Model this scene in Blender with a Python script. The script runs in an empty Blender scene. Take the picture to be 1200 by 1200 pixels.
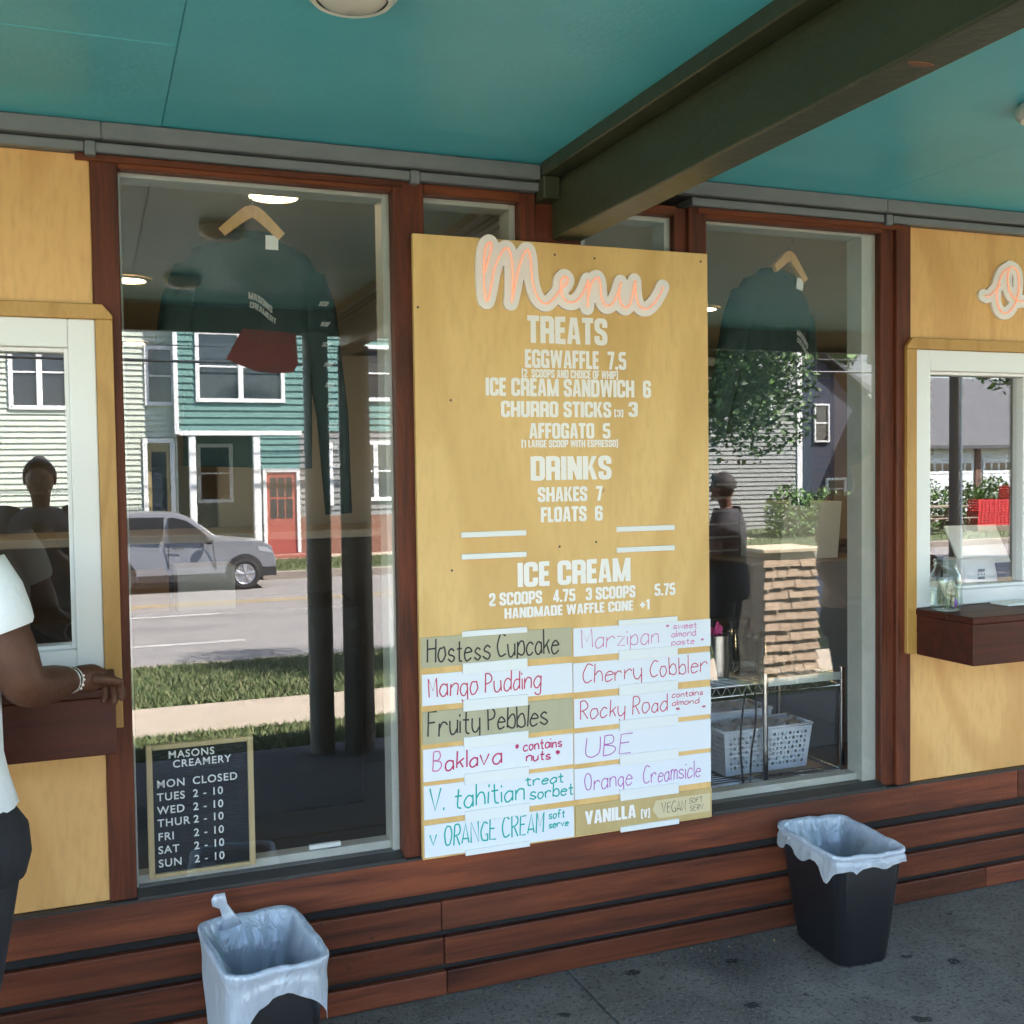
import bpy, bmesh, math, random
from mathutils import Vector, Matrix
import numpy as np
random.seed(7); np.random.seed(7)
R = math.radians; PI = math.pi
S = bpy.context.scene
COL = S.collection

# ------------------------------------------------------------------ camera, sky, sun, exposure
yaw, pitch, roll = 0.3728, -0.0382, -0.0136
F = Vector((math.sin(yaw)*math.cos(pitch), math.cos(yaw)*math.cos(pitch), math.sin(pitch)))
r0 = Vector((math.cos(yaw), -math.sin(yaw), 0)); u0 = r0.cross(F)
cr, sr = math.cos(roll), math.sin(roll)
rx = r0*cr + u0*sr; ux = u0*cr - r0*sr
cam = bpy.data.cameras.new('camera'); cam.sensor_width = 36; cam.lens = 36*1257.5/1200
cam.clip_start = .05; cam.clip_end = 2000
co = bpy.data.objects.new('camera', cam); COL.objects.link(co)
m = Matrix((rx, ux, -F)).transposed().to_4x4(); m.translation = Vector((0, -3.196, 1.65))
co.matrix_world = m
S.camera = co

SUN_AZ, SUN_EL = R(33), R(49)          # from +x towards +y ; elevation
sv = Vector((math.cos(SUN_AZ)*math.cos(SUN_EL), math.sin(SUN_AZ)*math.cos(SUN_EL), math.sin(SUN_EL)))
w = bpy.data.worlds.new('World'); S.world = w; w.use_nodes = True
nt = w.node_tree; nt.nodes.clear()
sky = nt.nodes.new('ShaderNodeTexSky'); sky.sky_type = 'NISHITA'; sky.sun_disc = False
sky.sun_elevation = SUN_EL; sky.sun_rotation = R(90)-SUN_AZ
bg = nt.nodes.new('ShaderNodeBackground'); bg.inputs[1].default_value = 0.12
wo = nt.nodes.new('ShaderNodeOutputWorld')
nt.links.new(sky.outputs[0], bg.inputs[0]); nt.links.new(bg.outputs[0], wo.inputs[0])
sl = bpy.data.lights.new('sun', 'SUN'); sl.energy = 5.0; sl.angle = R(.5); sl.color = (1, .95, .89)
so = bpy.data.objects.new('sun', sl); COL.objects.link(so)
so.rotation_euler = (-sv).to_track_quat('-Z', 'Y').to_euler()
S.view_settings.view_transform = 'Standard'; S.view_settings.look = 'None'
S.view_settings.exposure = 3.7; S.view_settings.gamma = 1
cy = S.cycles
cy.use_denoising = True; cy.max_bounces = 10; cy.diffuse_bounces = 5; cy.glossy_bounces = 4
cy.transmission_bounces = 6; cy.transparent_max_bounces = 16; cy.caustics_reflective = False; cy.caustics_refractive = False
cy.sample_clamp_indirect = 6

# ------------------------------------------------------------------ materials
MATS = {}
def mat(name, col, rough=.6, metal=0., noise=None, spec=.5, bump=None, trans=0., alpha=1., emit=None, rnd=0.):
    """noise = (scale xyz, amount, detail, second colour or None)"""
    if name in MATS: return MATS[name]
    m = bpy.data.materials.new(name); m.use_nodes = True
    t = m.node_tree; b = t.nodes['Principled BSDF']
    b.inputs['Base Color'].default_value = (*col, 1); b.inputs['Roughness'].default_value = rough
    b.inputs['Metallic'].default_value = metal; b.inputs['Specular IOR Level'].default_value = spec
    b.inputs['Transmission Weight'].default_value = trans; b.inputs['Alpha'].default_value = alpha
    if emit: b.inputs['Emission Color'].default_value = (*emit[0], 1); b.inputs['Emission Strength'].default_value = emit[1]
    if noise or bump or rnd:
        tc = t.nodes.new('ShaderNodeTexCoord')
    last = None
    if noise:
        sc, c2, det, pos = noise
        mp = t.nodes.new('ShaderNodeMapping'); mp.inputs['Scale'].default_value = sc
        t.links.new(tc.outputs['Object'], mp.inputs[0])
        if rnd:
            oi = t.nodes.new('ShaderNodeObjectInfo'); t.links.new(oi.outputs['Random'], mp.inputs['Location'])
            mu = t.nodes.new('ShaderNodeVectorMath'); mu.operation = 'SCALE'; mu.inputs['Scale'].default_value = 31
            t.links.new(oi.outputs['Random'], mu.inputs[0]); t.links.new(mu.outputs[0], mp.inputs['Location'])
        nz = t.nodes.new('ShaderNodeTexNoise'); nz.inputs['Scale'].default_value = 1; nz.inputs['Detail'].default_value = det
        nz.inputs['Roughness'].default_value = .65; nz.inputs['Distortion'].default_value = .6
        t.links.new(mp.outputs[0], nz.inputs[0])
        rp = t.nodes.new('ShaderNodeValToRGB')
        rp.color_ramp.elements[0].position = pos[0]; rp.color_ramp.elements[1].position = pos[1]
        rp.color_ramp.elements[0].color = (*col, 1); rp.color_ramp.elements[1].color = (*c2, 1)
        t.links.new(nz.outputs[0], rp.inputs[0]); last = rp.outputs[0]
        if rnd:
            hs = t.nodes.new('ShaderNodeHueSaturation')
            mr = t.nodes.new('ShaderNodeMapRange'); mr.inputs[3].default_value = 1-rnd; mr.inputs[4].default_value = 1+rnd
            t.links.new(oi.outputs['Random'], mr.inputs[0]); t.links.new(mr.outputs[0], hs.inputs['Value'])
            t.links.new(last, hs.inputs['Color']); last = hs.outputs[0]
        t.links.new(last, b.inputs['Base Color'])
    if bump:
        bs, st = bump
        n2 = t.nodes.new('ShaderNodeTexNoise'); n2.inputs['Scale'].default_value = bs; n2.inputs['Detail'].default_value = 5
        t.links.new(tc.outputs['Object'], n2.inputs[0])
        bp = t.nodes.new('ShaderNodeBump'); bp.inputs['Strength'].default_value = st; bp.inputs['Distance'].default_value = .01
        t.links.new(n2.outputs[0], bp.inputs['Height']); t.links.new(bp.outputs[0], b.inputs['Normal'])
    MATS[name] = m
    return m

def mixin(m, vec_scale, tex, thresh, col, fac=1.):
    """overlay spots / marks that belong to the surface"""
    t = m.node_tree; b = t.nodes['Principled BSDF']
    src = b.inputs['Base Color'].links[0].from_socket if b.inputs['Base Color'].links else None
    tc = t.nodes.new('ShaderNodeTexCoord'); mp = t.nodes.new('ShaderNodeMapping'); mp.inputs['Scale'].default_value = vec_scale
    t.links.new(tc.outputs['Object'], mp.inputs[0])
    if tex == 'voronoi':
        n = t.nodes.new('ShaderNodeTexVoronoi'); n.inputs['Scale'].default_value = 1; n.inputs['Randomness'].default_value = 1
        dn = t.nodes.new('ShaderNodeTexNoise'); dn.inputs['Scale'].default_value = 4; t.links.new(mp.outputs[0], dn.inputs[0])
        va = t.nodes.new('ShaderNodeVectorMath'); va.operation = 'MULTIPLY_ADD'; va.inputs[1].default_value = (.25, .25, .25)
        t.links.new(dn.outputs['Color'], va.inputs[0]); t.links.new(mp.outputs[0], va.inputs[2]); t.links.new(va.outputs[0], n.inputs[0])
        out = n.outputs['Distance']
    else:
        n = t.nodes.new('ShaderNodeTexNoise'); n.inputs['Scale'].default_value = 1; n.inputs['Detail'].default_value = 6
        t.links.new(mp.outputs[0], n.inputs[0]); out = n.outputs[0]
    rp = t.nodes.new('ShaderNodeMapRange'); rp.inputs[1].default_value = thresh[0]; rp.inputs[2].default_value = thresh[1]
    rp.inputs[3].default_value = fac; rp.inputs[4].default_value = 0
    t.links.new(out, rp.inputs[0])
    mx = t.nodes.new('ShaderNodeMix'); mx.data_type = 'RGBA'
    t.links.new(rp.outputs[0], mx.inputs[0])
    if src: t.links.new(src, mx.inputs[6])
    else: mx.inputs[6].default_value = b.inputs['Base Color'].default_value
    mx.inputs[7].default_value = (*col, 1)
    t.links.new(mx.outputs[2], b.inputs['Base Color'])
    return m

def ply_mat(name, c1, c2, c3, grain=(3.6, 3.6, .9)):
    m = bpy.data.materials.new(name); m.use_nodes = True; t = m.node_tree; b = t.nodes['Principled BSDF']
    b.inputs['Roughness'].default_value = .38; b.inputs['Specular IOR Level'].default_value = .4
    tc = t.nodes.new('ShaderNodeTexCoord'); mp = t.nodes.new('ShaderNodeMapping'); mp.inputs['Scale'].default_value = grain
    t.links.new(tc.outputs['Object'], mp.inputs[0])
    n1 = t.nodes.new('ShaderNodeTexNoise'); n1.inputs['Scale'].default_value = .55; n1.inputs['Detail'].default_value = 1.6; n1.inputs['Distortion'].default_value = .4
    t.links.new(mp.outputs[0], n1.inputs[0])
    mt = t.nodes.new('ShaderNodeMath'); mt.operation = 'MULTIPLY'; mt.inputs[1].default_value = 36
    t.links.new(n1.outputs[0], mt.inputs[0])
    sn = t.nodes.new('ShaderNodeMath'); sn.operation = 'SINE'; t.links.new(mt.outputs[0], sn.inputs[0])
    n2 = t.nodes.new('ShaderNodeTexNoise'); n2.inputs['Scale'].default_value = 9; n2.inputs['Detail'].default_value = 6
    mp2 = t.nodes.new('ShaderNodeMapping'); mp2.inputs['Scale'].default_value = (grain[0]*2, grain[1]*2, grain[2]*2)
    t.links.new(tc.outputs['Object'], mp2.inputs[0]); t.links.new(mp2.outputs[0], n2.inputs[0])
    rp = t.nodes.new('ShaderNodeMapRange'); rp.inputs[1].default_value = .1; rp.inputs[2].default_value = 1.; rp.inputs[4].default_value = .85
    t.links.new(sn.outputs[0], rp.inputs[0])
    mx = t.nodes.new('ShaderNodeMix'); mx.data_type = 'RGBA'; mx.inputs[6].default_value = (*c1, 1); mx.inputs[7].default_value = (*c2, 1)
    t.links.new(rp.outputs[0], mx.inputs[0])
    mx2 = t.nodes.new('ShaderNodeMix'); mx2.data_type = 'RGBA'; mx2.inputs[7].default_value = (*c3, 1)
    r2 = t.nodes.new('ShaderNodeMapRange'); r2.inputs[1].default_value = .45; r2.inputs[2].default_value = .8; r2.inputs[4].default_value = .5
    t.links.new(n2.outputs[0], r2.inputs[0]); t.links.new(r2.outputs[0], mx2.inputs[0]); t.links.new(mx.outputs[2], mx2.inputs[6])
    t.links.new(mx2.outputs[2], b.inputs['Base Color'])
    MATS[name] = m
    return mixin(m, (1.1, 1.1, 1.1), 'noise', (.3, .55), (c2[0]*.95, c2[1]*.9, c2[2]*.8), .35)

def glass_mat(name, refl, tint=(1, 1, 1)):
    m = bpy.data.materials.new(name); m.use_nodes = True; t = m.node_tree; t.nodes.clear()
    o = t.nodes.new('ShaderNodeOutputMaterial'); tr = t.nodes.new('ShaderNodeBsdfTransparent'); tr.inputs[0].default_value = (*tint, 1)
    gl = t.nodes.new('ShaderNodeBsdfGlossy'); gl.inputs['Roughness'].default_value = 0.0
    lw = t.nodes.new('ShaderNodeLayerWeight'); lw.inputs[0].default_value = .5      # facing = 1 - cos, the same from both sides
    pw = t.nodes.new('ShaderNodeMath'); pw.operation = 'POWER'; pw.inputs[1].default_value = 5
    ma = t.nodes.new('ShaderNodeMath'); ma.operation = 'MULTIPLY_ADD'; ma.inputs[1].default_value = 1-refl; ma.inputs[2].default_value = refl
    t.links.new(lw.outputs['Facing'], pw.inputs[0]); t.links.new(pw.outputs[0], ma.inputs[0])
    mx = t.nodes.new('ShaderNodeMixShader')
    t.links.new(ma.outputs[0], mx.inputs[0]); t.links.new(tr.outputs[0], mx.inputs[1]); t.links.new(gl.outputs[0], mx.inputs[2])
    t.links.new(mx.outputs[0], o.inputs[0]); MATS[name] = m
    return m

PLY = ply_mat('birch_plywood', (.72, .41, .155), (.61, .32, .108), (.53, .27, .09))
PLYB = ply_mat('pale_birch_plywood', (.71, .455, .18), (.60, .365, .13), (.53, .32, .112), (3.0, 3.0, .8))
PLYT = ply_mat('plywood_trim', (.50, .27, .075), (.42, .21, .05), (.36, .18, .045), (8, 8, 1.5))
WV = mat('red_wood_upright', (.135, .034, .015), .5, spec=.22, noise=((28, 28, 2.2), (.038, .013, .009), 5, (.38, .72)), rnd=.12, bump=(90, .12))
WH = mat('red_wood_board', (.155, .042, .019), .5, spec=.2, noise=((1.6, 22, 26), (.042, .014, .010), 6, (.36, .72)), rnd=.32, bump=(70, .15))
mixin(WH, (1.1, 3, 3), 'noise', (.36, .5), (.075, .028, .018), .7); mixin(WH, (9, 9, 9), 'voronoi', (.03, .06), (.03, .014, .01), .7)
WH2 = mat('red_wood_rail', (.17, .045, .017), .5, spec=.22, noise=((2.2, 28, 28), (.055, .017, .010), 5, (.4, .72)), rnd=.15)
WC = mat('dark_stained_counter', (.075, .018, .010), .5, spec=.2, noise=((2, 26, 26), (.04, .012, .009), 5, (.4, .7)), bump=(60, .08))
SILL = mat('dark_sill', (.028, .026, .026), .5, noise=((6, 30, 30), (.05, .045, .042), 4, (.5, .8)))
BACK = mat('dark_gap_backing', (.01, .009, .009), .9)
mixin(PLY, (2.3, 2.3, 2.3), 'voronoi', (.012, .03), (.25, .13, .045), .6); mixin(PLYB, (2.9, 2.9, 2.9), 'voronoi', (.010, .026), (.30, .17, .06), .6)
mixin(PLY, (14, 14, 3), 'noise', (.30, .36), (.40, .22, .08), .5)
GREY = mat('grey_header_paint', (.15, .155, .165), .5, noise=((4, 9, 9), (.19, .195, .20), 5, (.4, .75)), bump=(40, .2))
TEAL = mat('teal_paint', (.085, .53, .66), .40, noise=((1.3, 1.3, 1.3), (.12, .57, .69), 6, (.35, .7)), bump=(60, .10))
mixin(TEAL, (.8, 1.6, 1), 'noise', (.36, .5), (.085, .45, .57), .55)
mixin(TEAL, (3.1, 3.1, 3.1), 'voronoi', (.008, .016), (.03, .10, .10), .8)
mixin(TEAL, (22, 22, 22), 'voronoi', (.03, .055), (.10, .22, .19), .45)
DGRN = mat('dark_green_paint', (.042, .048, .027), .38, noise=((9, 2, 9), (.058, .060, .034), 5, (.4, .75)), bump=(35, .25))
VINYL = mat('white_vinyl', (.79, .765, .77), .35, bump=(12, .03))
STOP = mat('pale_glazing_stop', (.42, .42, .37), .55, noise=((8, 8, 6), (.50, .49, .44), 5, (.4, .7)))
WHT = mat('white_paint', (.78, .78, .76), .5)
RAILW = mat('white_rail', (.72, .72, .72), .4)
CONC = mat('patio_concrete', (.120, .100, .085), .9, spec=.2, noise=((5, 5, 5), (.195, .168, .145), 9, (.32, .7)), bump=(120, .35))
mixin(CONC, (1.2, 1.2, 1), 'noise', (.35, .5), (.06, .056, .052), .7)
mixin(CONC, (.5, 2.2, 1), 'noise', (.30, .42), (.20, .19, .175), .5)
mixin(CONC, (4.3, 4.9, 1), 'voronoi', (.095, .135), (.018, .017, .017), .9)
mixin(CONC, (11, 9, 1), 'voronoi', (.085, .13), (.035, .035, .038), .6)
mixin(CONC, (140, 140, 140), 'noise', (.38, .44), (.27, .26, .24), .6)
mixin(CONC, (70, 70, 70), 'noise', (.38, .43), (.03, .03, .028), .6)
GLASS = glass_mat('window_glass', .085)
GLASSB = glass_mat('service_window_glass', .10)
TEXTW = mat('white_vinyl_lettering', (.82, .765, .735), .5)
BLACKP = mat('black_plastic', (.010, .010, .012), .42, bump=(200, .08))
SKIN = mat('dark_brown_skin', (.075, .028, .015), .5, spec=.3, bump=(150, .25), noise=((14, 14, 14), (.10, .040, .023), 3, (.35, .7)))
SKIN2 = mat('light_skin', (.46, .25, .17), .5)
TSH = mat('white_cotton', (.76, .77, .80), .85, bump=(13, .9))
BLKC = mat('black_cloth', (.012, .012, .017), .85, bump=(40, .3))
TANC = mat('tan_cloth', (.52, .33, .20), .85, bump=(30, .3))
HAIR = mat('black_hair', (.012, .009, .008), .7, bump=(120, .8))
SHIRT = mat('dark_green_cloth', (.014, .030, .029), .9, bump=(11, 1.))
WOODH = mat('pale_hanger_wood', (.62, .38, .16), .4, noise=((40, 40, 6), (.52, .30, .12), 3, (.4, .7)))
STEEL = mat('steel', (.55, .56, .57), .28, 1.)
CHROME = mat('chrome_wire', (.75, .76, .78), .18, 1.)
FIX = mat('fixture_white', (.78, .76, .71), .3)
LAMPON = mat('lit_lamp', (.9, .8, .6), .4, emit=((1, .74, .40), 3.2))
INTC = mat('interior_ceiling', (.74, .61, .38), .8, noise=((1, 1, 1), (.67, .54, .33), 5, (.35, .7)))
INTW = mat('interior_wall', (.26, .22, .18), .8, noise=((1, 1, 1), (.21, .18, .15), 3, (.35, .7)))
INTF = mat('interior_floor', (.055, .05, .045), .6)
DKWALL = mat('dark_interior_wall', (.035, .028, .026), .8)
def S255(r, g, b):
    f = lambda c: ((c/255+.055)/1.055)**2.4 if c > 10 else c/255/12.92
    return (f(r), f(g), f(b))

# ------------------------------------------------------------------ mesh builder
class MB:
    def __init__(s): s.v = []; s.f = []
    def add(s, vs, fs):
        n = len(s.v); s.v += [tuple(p) for p in vs]; s.f += [tuple(i+n for i in f) for f in fs]; return s
    def box(s, x0, x1, y0, y1, z0, z1):
        return s.add([(x0,y0,z0),(x1,y0,z0),(x1,y1,z0),(x0,y1,z0),(x0,y0,z1),(x1,y0,z1),(x1,y1,z1),(x0,y1,z1)],
                     [(0,3,2,1),(4,5,6,7),(0,1,5,4),(1,2,6,5),(2,3,7,6),(3,0,4,7)])
    def loft(s, rings, cap0=True, cap1=True, closed=False):
        n = len(rings[0]); vs = [p for r in rings for p in r]; fs = []
        k = len(rings)
        for i in range(k if closed else k-1):
            j2 = (i+1) % k
            for j in range(n): fs.append((i*n+j, i*n+(j+1)%n, j2*n+(j+1)%n, j2*n+j))
        if not closed:
            if cap0: fs.append(tuple(range(n-1, -1, -1)))
            if cap1: fs.append(tuple((k-1)*n+j for j in range(n)))
        return s.add(vs, fs)
    def tube(s, pts, r, n=8, caps=True, flat=None):
        pts = [Vector(p) for p in pts]; rings = []
        rr = r if isinstance(r, (list, tuple)) else [r]*len(pts)
        up = None
        for i, p in enumerate(pts):
            a = pts[max(0, i-1)]; b = pts[min(len(pts)-1, i+1)]
            t = (b-a)
            if t.length < 1e-9: t = Vector((0, 0, 1))
            t.normalize()
            if up is None:
                up = Vector((0, -1, 0)) if abs(t.y) < .8 else Vector((0, 0, 1))
            q = t.cross(up)
            if q.length < 1e-5: q = t.cross(Vector((1, 0, .3)))
            q.normalize(); up2 = q.cross(t).normalized(); up = up2
            rings.append([p + q*math.cos(2*PI*k/n)*rr[i] + up2*math.sin(2*PI*k/n)*rr[i]*(flat or 1) for k in range(n)])
        return s.loft(rings, caps, caps)
    def cyl(s, c, r, z0, z1, n=20, r2=None):
        r2 = r if r2 is None else r2
        ring = lambda rad, z: [(c[0]+rad*math.cos(2*PI*k/n), c[1]+rad*math.sin(2*PI*k/n), z) for k in range(n)]
        return s.loft([ring(r, z0), ring(r2, z1)])
    def lathe(s, c, prof, n=24, cap0=False, cap1=False):
        return s.loft([[(c[0]+r*math.cos(2*PI*k/n), c[1]+r*math.sin(2*PI*k/n), c[2]+z) for k in range(n)] for r, z in prof], cap0, cap1)
    def ball(s, c, r, n=14, k=9):
        rings = []
        rx, ry, rz = r if isinstance(r, tuple) else (r, r, r)
        for i in range(k+1):
            a = -PI/2 + PI*(i+.02)/(k+.04)
            rings.append([(c[0]+rx*math.cos(a)*math.cos(2*PI*j/n), c[1]+ry*math.cos(a)*math.sin(2*PI*j/n), c[2]+rz*math.sin(a)) for j in range(n)])
        return s.loft(rings)
    def prism(s, poly, y0, y1):       # polygon in x,z extruded along y
        n = len(poly)
        vs = [(x, y0, z) for x, z in poly] + [(x, y1, z) for x, z in poly]
        fs = [tuple(range(n)), tuple(range(2*n-1, n-1, -1))] + [(i, n+i, n+(i+1)%n, (i+1)%n) for i in range(n)]
        return s.add(vs, fs)
    def build(s, name, m, parent=None, smooth=False, bevel=0, seg=1, autos=None, T=None):
        me = bpy.data.meshes.new(name); vs = s.v
        if T is not None: vs = [tuple(T @ Vector(p)) for p in vs]
        me.from_pydata(vs, [], s.f); me.update()
        bm = bmesh.new(); bm.from_mesh(me)
        bmesh.ops.recalc_face_normals(bm, faces=bm.faces)
        if bevel: bmesh.ops.bevel(bm, geom=[e for e in bm.edges if e.is_manifold and e.calc_face_angle(0) > .5], offset=bevel, segments=seg, affect='EDGES', profile=.5, clamp_overlap=True)
        if autos is not None:
            for e in bm.edges: e.smooth = e.is_manifold and e.calc_face_angle(0) < autos
            smooth = True
        for f in bm.faces: f.smooth = smooth
        bm.to_mesh(me); bm.free()
        if not isinstance(m, (list, tuple)): m = [m]
        for x in m: me.materials.append(x)
        o = bpy.data.objects.new(name, me); COL.objects.link(o)
        if parent is not None: adopt(o, parent)
        return o

def origin_of(o):
    p = Vector(o.location); q = o.parent
    while q is not None: p += Vector(q.location); q = q.parent
    return p
def adopt(o, parent):                  # the meshes are written in place: keep them there under a moved Empty
    o.parent = parent
    o.location = -origin_of(parent) if parent is not None else (0, 0, 0)
def tag(o, label=None, cat=None, group=None, kind=None):
    for k, v in (('label', label), ('category', cat), ('group', group), ('kind', kind)):
        if v: o[k] = v
    return o
def empty(name, loc, label, cat, group=None):
    o = bpy.data.objects.new(name, None); COL.objects.link(o); o.location = loc; o.empty_display_size = .1
    return tag(o, label, cat, group)
def bx(*a): return MB().box(*a)

# ------------------------------------------------------------------ lettering
HAND = {
'a':"57381705133355 5853",'b':"0c03 0628485654432304",'c':"57381705133354",'d':"5c53 57381705133355",'e':"065657381705133354",
'f':"5b3c2b23 0848",'g':"57381705133355 5851402011",'h':"0c03 0628485653",'i':"0803 0a0b",'k':"0c03 4805 2643",'l':"0c03",
'm':"0803 0618283733 3648586763",'n':"0803 0628485753",'o':"38180605133355564838",'p':"0800 0628485654432304",'r':"0803 06284857",
's':"5738171645543304",'t':"2b243343 0848",'u':"0805133355 5853",'v':"!082358",'w':"!0813375368",'y':"0805133355 5851402011",'z':"!08580353",
'H':"0c03 6c63 0868",'C':"6b3c1a07143364",'M':"!030c366c63",'P':"0c03 0c3c5a4807",'F':"!5c0c03 !0848",'B':"0c03 0c3c4a3808 0847553303",
'V':"!0c336c",'O':"3c1b081433546 85b3c".replace(' ',''),'R':"0c03 0c3c5a4807 !2753",'N':"!030c636c",'G':"6b3c1a07143363 !636646",'E':"!5c0c0353 !0848",
'A':"!033c63 !1555",'U':"0c0523436 56c".replace(' ',''),'S':"5b3c1b194755330 4".replace(' ',''),'T':"!0c6c !3c33",'L':"!0c0353",
'.':"!0304",'*':"!2a26 !0947 !0749",
}
def catmull(p, k=5):
    if len(p) < 3: return p
    o = []
    for i in range(len(p)-1):
        a = p[max(0, i-1)]; b = p[i]; c = p[i+1]; d = p[min(len(p)-1, i+2)]
        for j in range(k):
            t = j/k
            o.append(tuple(.5*((2*b[q]) + (c[q]-a[q])*t + (2*a[q]-5*b[q]+4*c[q]-d[q])*t*t + (3*b[q]-a[q]-3*c[q]+d[q])*t**3) for q in range(len(b))))
    return o + [p[-1]]
def hand_strokes(text, x0, x1, zb, cap, rng):
    """strokes fitted to x0..x1 with the baseline at zb; every letter a little different, as written by hand"""
    out = []; x = 0
    for ch in text:
        if ch == ' ': x += 4; continue
        ss = HAND[ch].split(); wmax = 0; jz = rng.uniform(-.5, .5); js = rng.uniform(.92, 1.1); sh = rng.uniform(-.05, .12)
        for s in ss:
            straight = s[0] == '!'; s = s.lstrip('!')
            p = [(int(s[i], 16), int(s[i+1], 16)-3) for i in range(0, len(s), 2)]
            wmax = max(wmax, max(a for a, b in p))
            p = [((a+rng.uniform(-.16, .16))*js + b*sh, (b+rng.uniform(-.2, .2))*js) for a, b in p]
            if not straight: p = catmull(p, 4)
            out.append([(x+a, b+jz*.5) for a, b in p])
        x += wmax*js + 1.9
    W = max(a for s in out for a, b in s)
    return [[(x0+a*(x1-x0)/W, zb+b*cap/9) for a, b in s] for s in out]
def hand_mesh(mb, text, x0, x1, zb, cap, y, r, rng):
    for s in hand_strokes(text, x0, x1, zb, cap, rng): mb.tube([(a, y, b) for a, b in s], r, 6, flat=.35)

# heavy condensed capitals: polygons (p) and bent bars (s) on a 1 high grid
t_ = .20
def seg(*pts): return ('s', pts, False)
def ring(*pts): return ('s', pts, True)
l, r_, b_, tp = .0875, .4125, .085, .915
BLK = {
'A':(.52,[('p',[(0,0),(.18,0),(.285,1),(.13,1)]),('p',[(.34,0),(.52,0),(.39,1),(.235,1)]),('p',[(.13,.19),(.39,.19),(.38,.34),(.14,.34)])]),
'B':(.5,[seg((l,0),(l,1)),('r',[(l,b_),(r_,b_),(r_,.515),(l,.515)]),('r',[(l,.515),(r_-.02,.515),(r_-.02,tp),(l,tp)])]),
'C':(.5,[('r',[(r_,.36),(r_,b_),(l,b_),(l,tp),(r_,tp),(r_,.62)])]),
'D':(.5,[seg((l,0),(l,1)),('r',[(l,b_),(r_,b_),(r_,tp),(l,tp)])]),
'E':(.38,[seg((l,0),(l,1)),seg((l,b_),(.38,b_)),seg((l,.51),(.35,.51)),seg((l,tp),(.38,tp))]),
'F':(.38,[seg((l,0),(l,1)),seg((l,.50),(.35,.50)),seg((l,tp),(.38,tp))]),
'G':(.5,[('r',[(r_,.66),(r_,tp),(l,tp),(l,b_),(r_,b_),(r_,.45),(.27,.45)]),seg((r_,0),(r_,.4))]),
'H':(.52,[seg((l,0),(l,1)),seg((.4325,0),(.4325,1)),seg((l,.5),(.43,.5))]),
'I':(.175,[seg((l,0),(l,1))]),
'K':(.52,[seg((l,0),(l,1)),('p',[(.17,.42),(.32,1),(.51,1),(.29,.45)]),('p',[(.19,.55),(.33,0),(.53,0),(.32,.66)])]),
'L':(.36,[seg((l,0),(l,1)),seg((l,b_),(.36,b_))]),
'M':(.68,[seg((l,0),(l,1)),seg((.5925,0),(.5925,1)),('p',[(.0,1),(.19,1),(.40,.0),(.27,.0)]),('p',[(.49,1),(.68,1),(.41,.0),(.28,.0)])]),
'N':(.52,[seg((l,0),(l,1)),seg((.4325,0),(.4325,1)),('p',[(0.02,1),(.2,1),(.5,0),(.32,0)])]),
'O':(.5,[('o',[(l,b_),(r_,b_),(r_,tp),(l,tp)])]),
'P':(.48,[seg((l,0),(l,1)),('r',[(l,.42),(r_-.02,.42),(r_-.02,tp),(l,tp)])]),
'R':(.5,[seg((l,0),(l,1)),('r',[(l,.46),(r_,.46),(r_,tp),(l,tp)]),('r',[(.2,.46),(r_,.46),(r_,0)])]),
'S':(.48,[('r',[(r_-.02,.66),(r_-.02,tp),(l,tp),(l,.58),(r_-.02,.42),(r_-.02,b_),(l,b_),(l,.34)])]),
'T':(.44,[seg((.22,0),(.22,1)),seg((0,tp),(.44,tp))]),
'U':(.5,[('r',[(l,1),(l,b_),(r_,b_),(r_,1)])]),
'V':(.52,[('p',[(0,1),(.19,1),(.335,0),(.17,0)]),('p',[(.33,1),(.52,1),(.35,0),(.185,0)])]),
'W':(.78,[('p',[(0,1),(.18,1),(.28,0),(.12,0)]),('p',[(.31,1),(.46,1),(.29,0),(.13,0)]),('p',[(.32,1),(.47,1),(.65,0),(.49,0)]),('p',[(.60,1),(.78,1),(.66,0),(.50,0)])]),
'Y':(.5,[seg((.25,0),(.25,.45)),('p',[(0,1),(.18,1),(.335,.4),(.165,.4)]),('p',[(.32,1),(.5,1),(.335,.4),(.165,.4)])]),
'1':(.3,[seg((.21,0),(.21,1)),('p',[(0,.70),(.14,.80),(.14,1),(0,.88)])]),
'2':(.46,[('r',[(l,.66),(l,tp),(r_-.04,tp),(r_-.04,.56),(l,.22),(l,b_),(.46,b_)])]),
'3':(.48,[('r',[(l,.70),(l,tp),(r_-.02,tp),(r_-.02,.52),(.2,.52)]),('r',[(.2,.52),(r_-.02,.52),(r_-.02,b_),(l,b_),(l,.30)])]),
'4':(.5,[seg((.34,0),(.34,1)),seg((.02,.26),(.5,.26)),('p',[(.02,.30),(.16,.30),(.36,1),(.25,1)])]),
'5':(.48,[('r',[(.46,tp),(l,tp),(l,.54),(r_-.02,.54),(r_-.02,b_),(l,b_),(l,.28)])]),
'6':(.5,[('r',[(r_,.68),(r_,tp),(l,tp),(l,b_),(r_,b_),(r_,.53),(.195,.53)])]),
'7':(.44,[seg((0,tp),(.44,tp)),('p',[(.08,0),(.27,0),(.44,.9),(.25,.9)])]),
'.':(.175,[seg((l,0),(l,.17))]),
'(':(.26,[('r',[(.26,1.0),(l,1.0),(l,-.02),(.26,-.02)])]),
')':(.26,[('r',[(0,1.0),(.1725,1.0),(.1725,-.02),(0,-.02)])]),
'+':(.46,[seg((.23,.2),(.23,.76)),seg((0,.48),(.46,.48))]),
}
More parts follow.
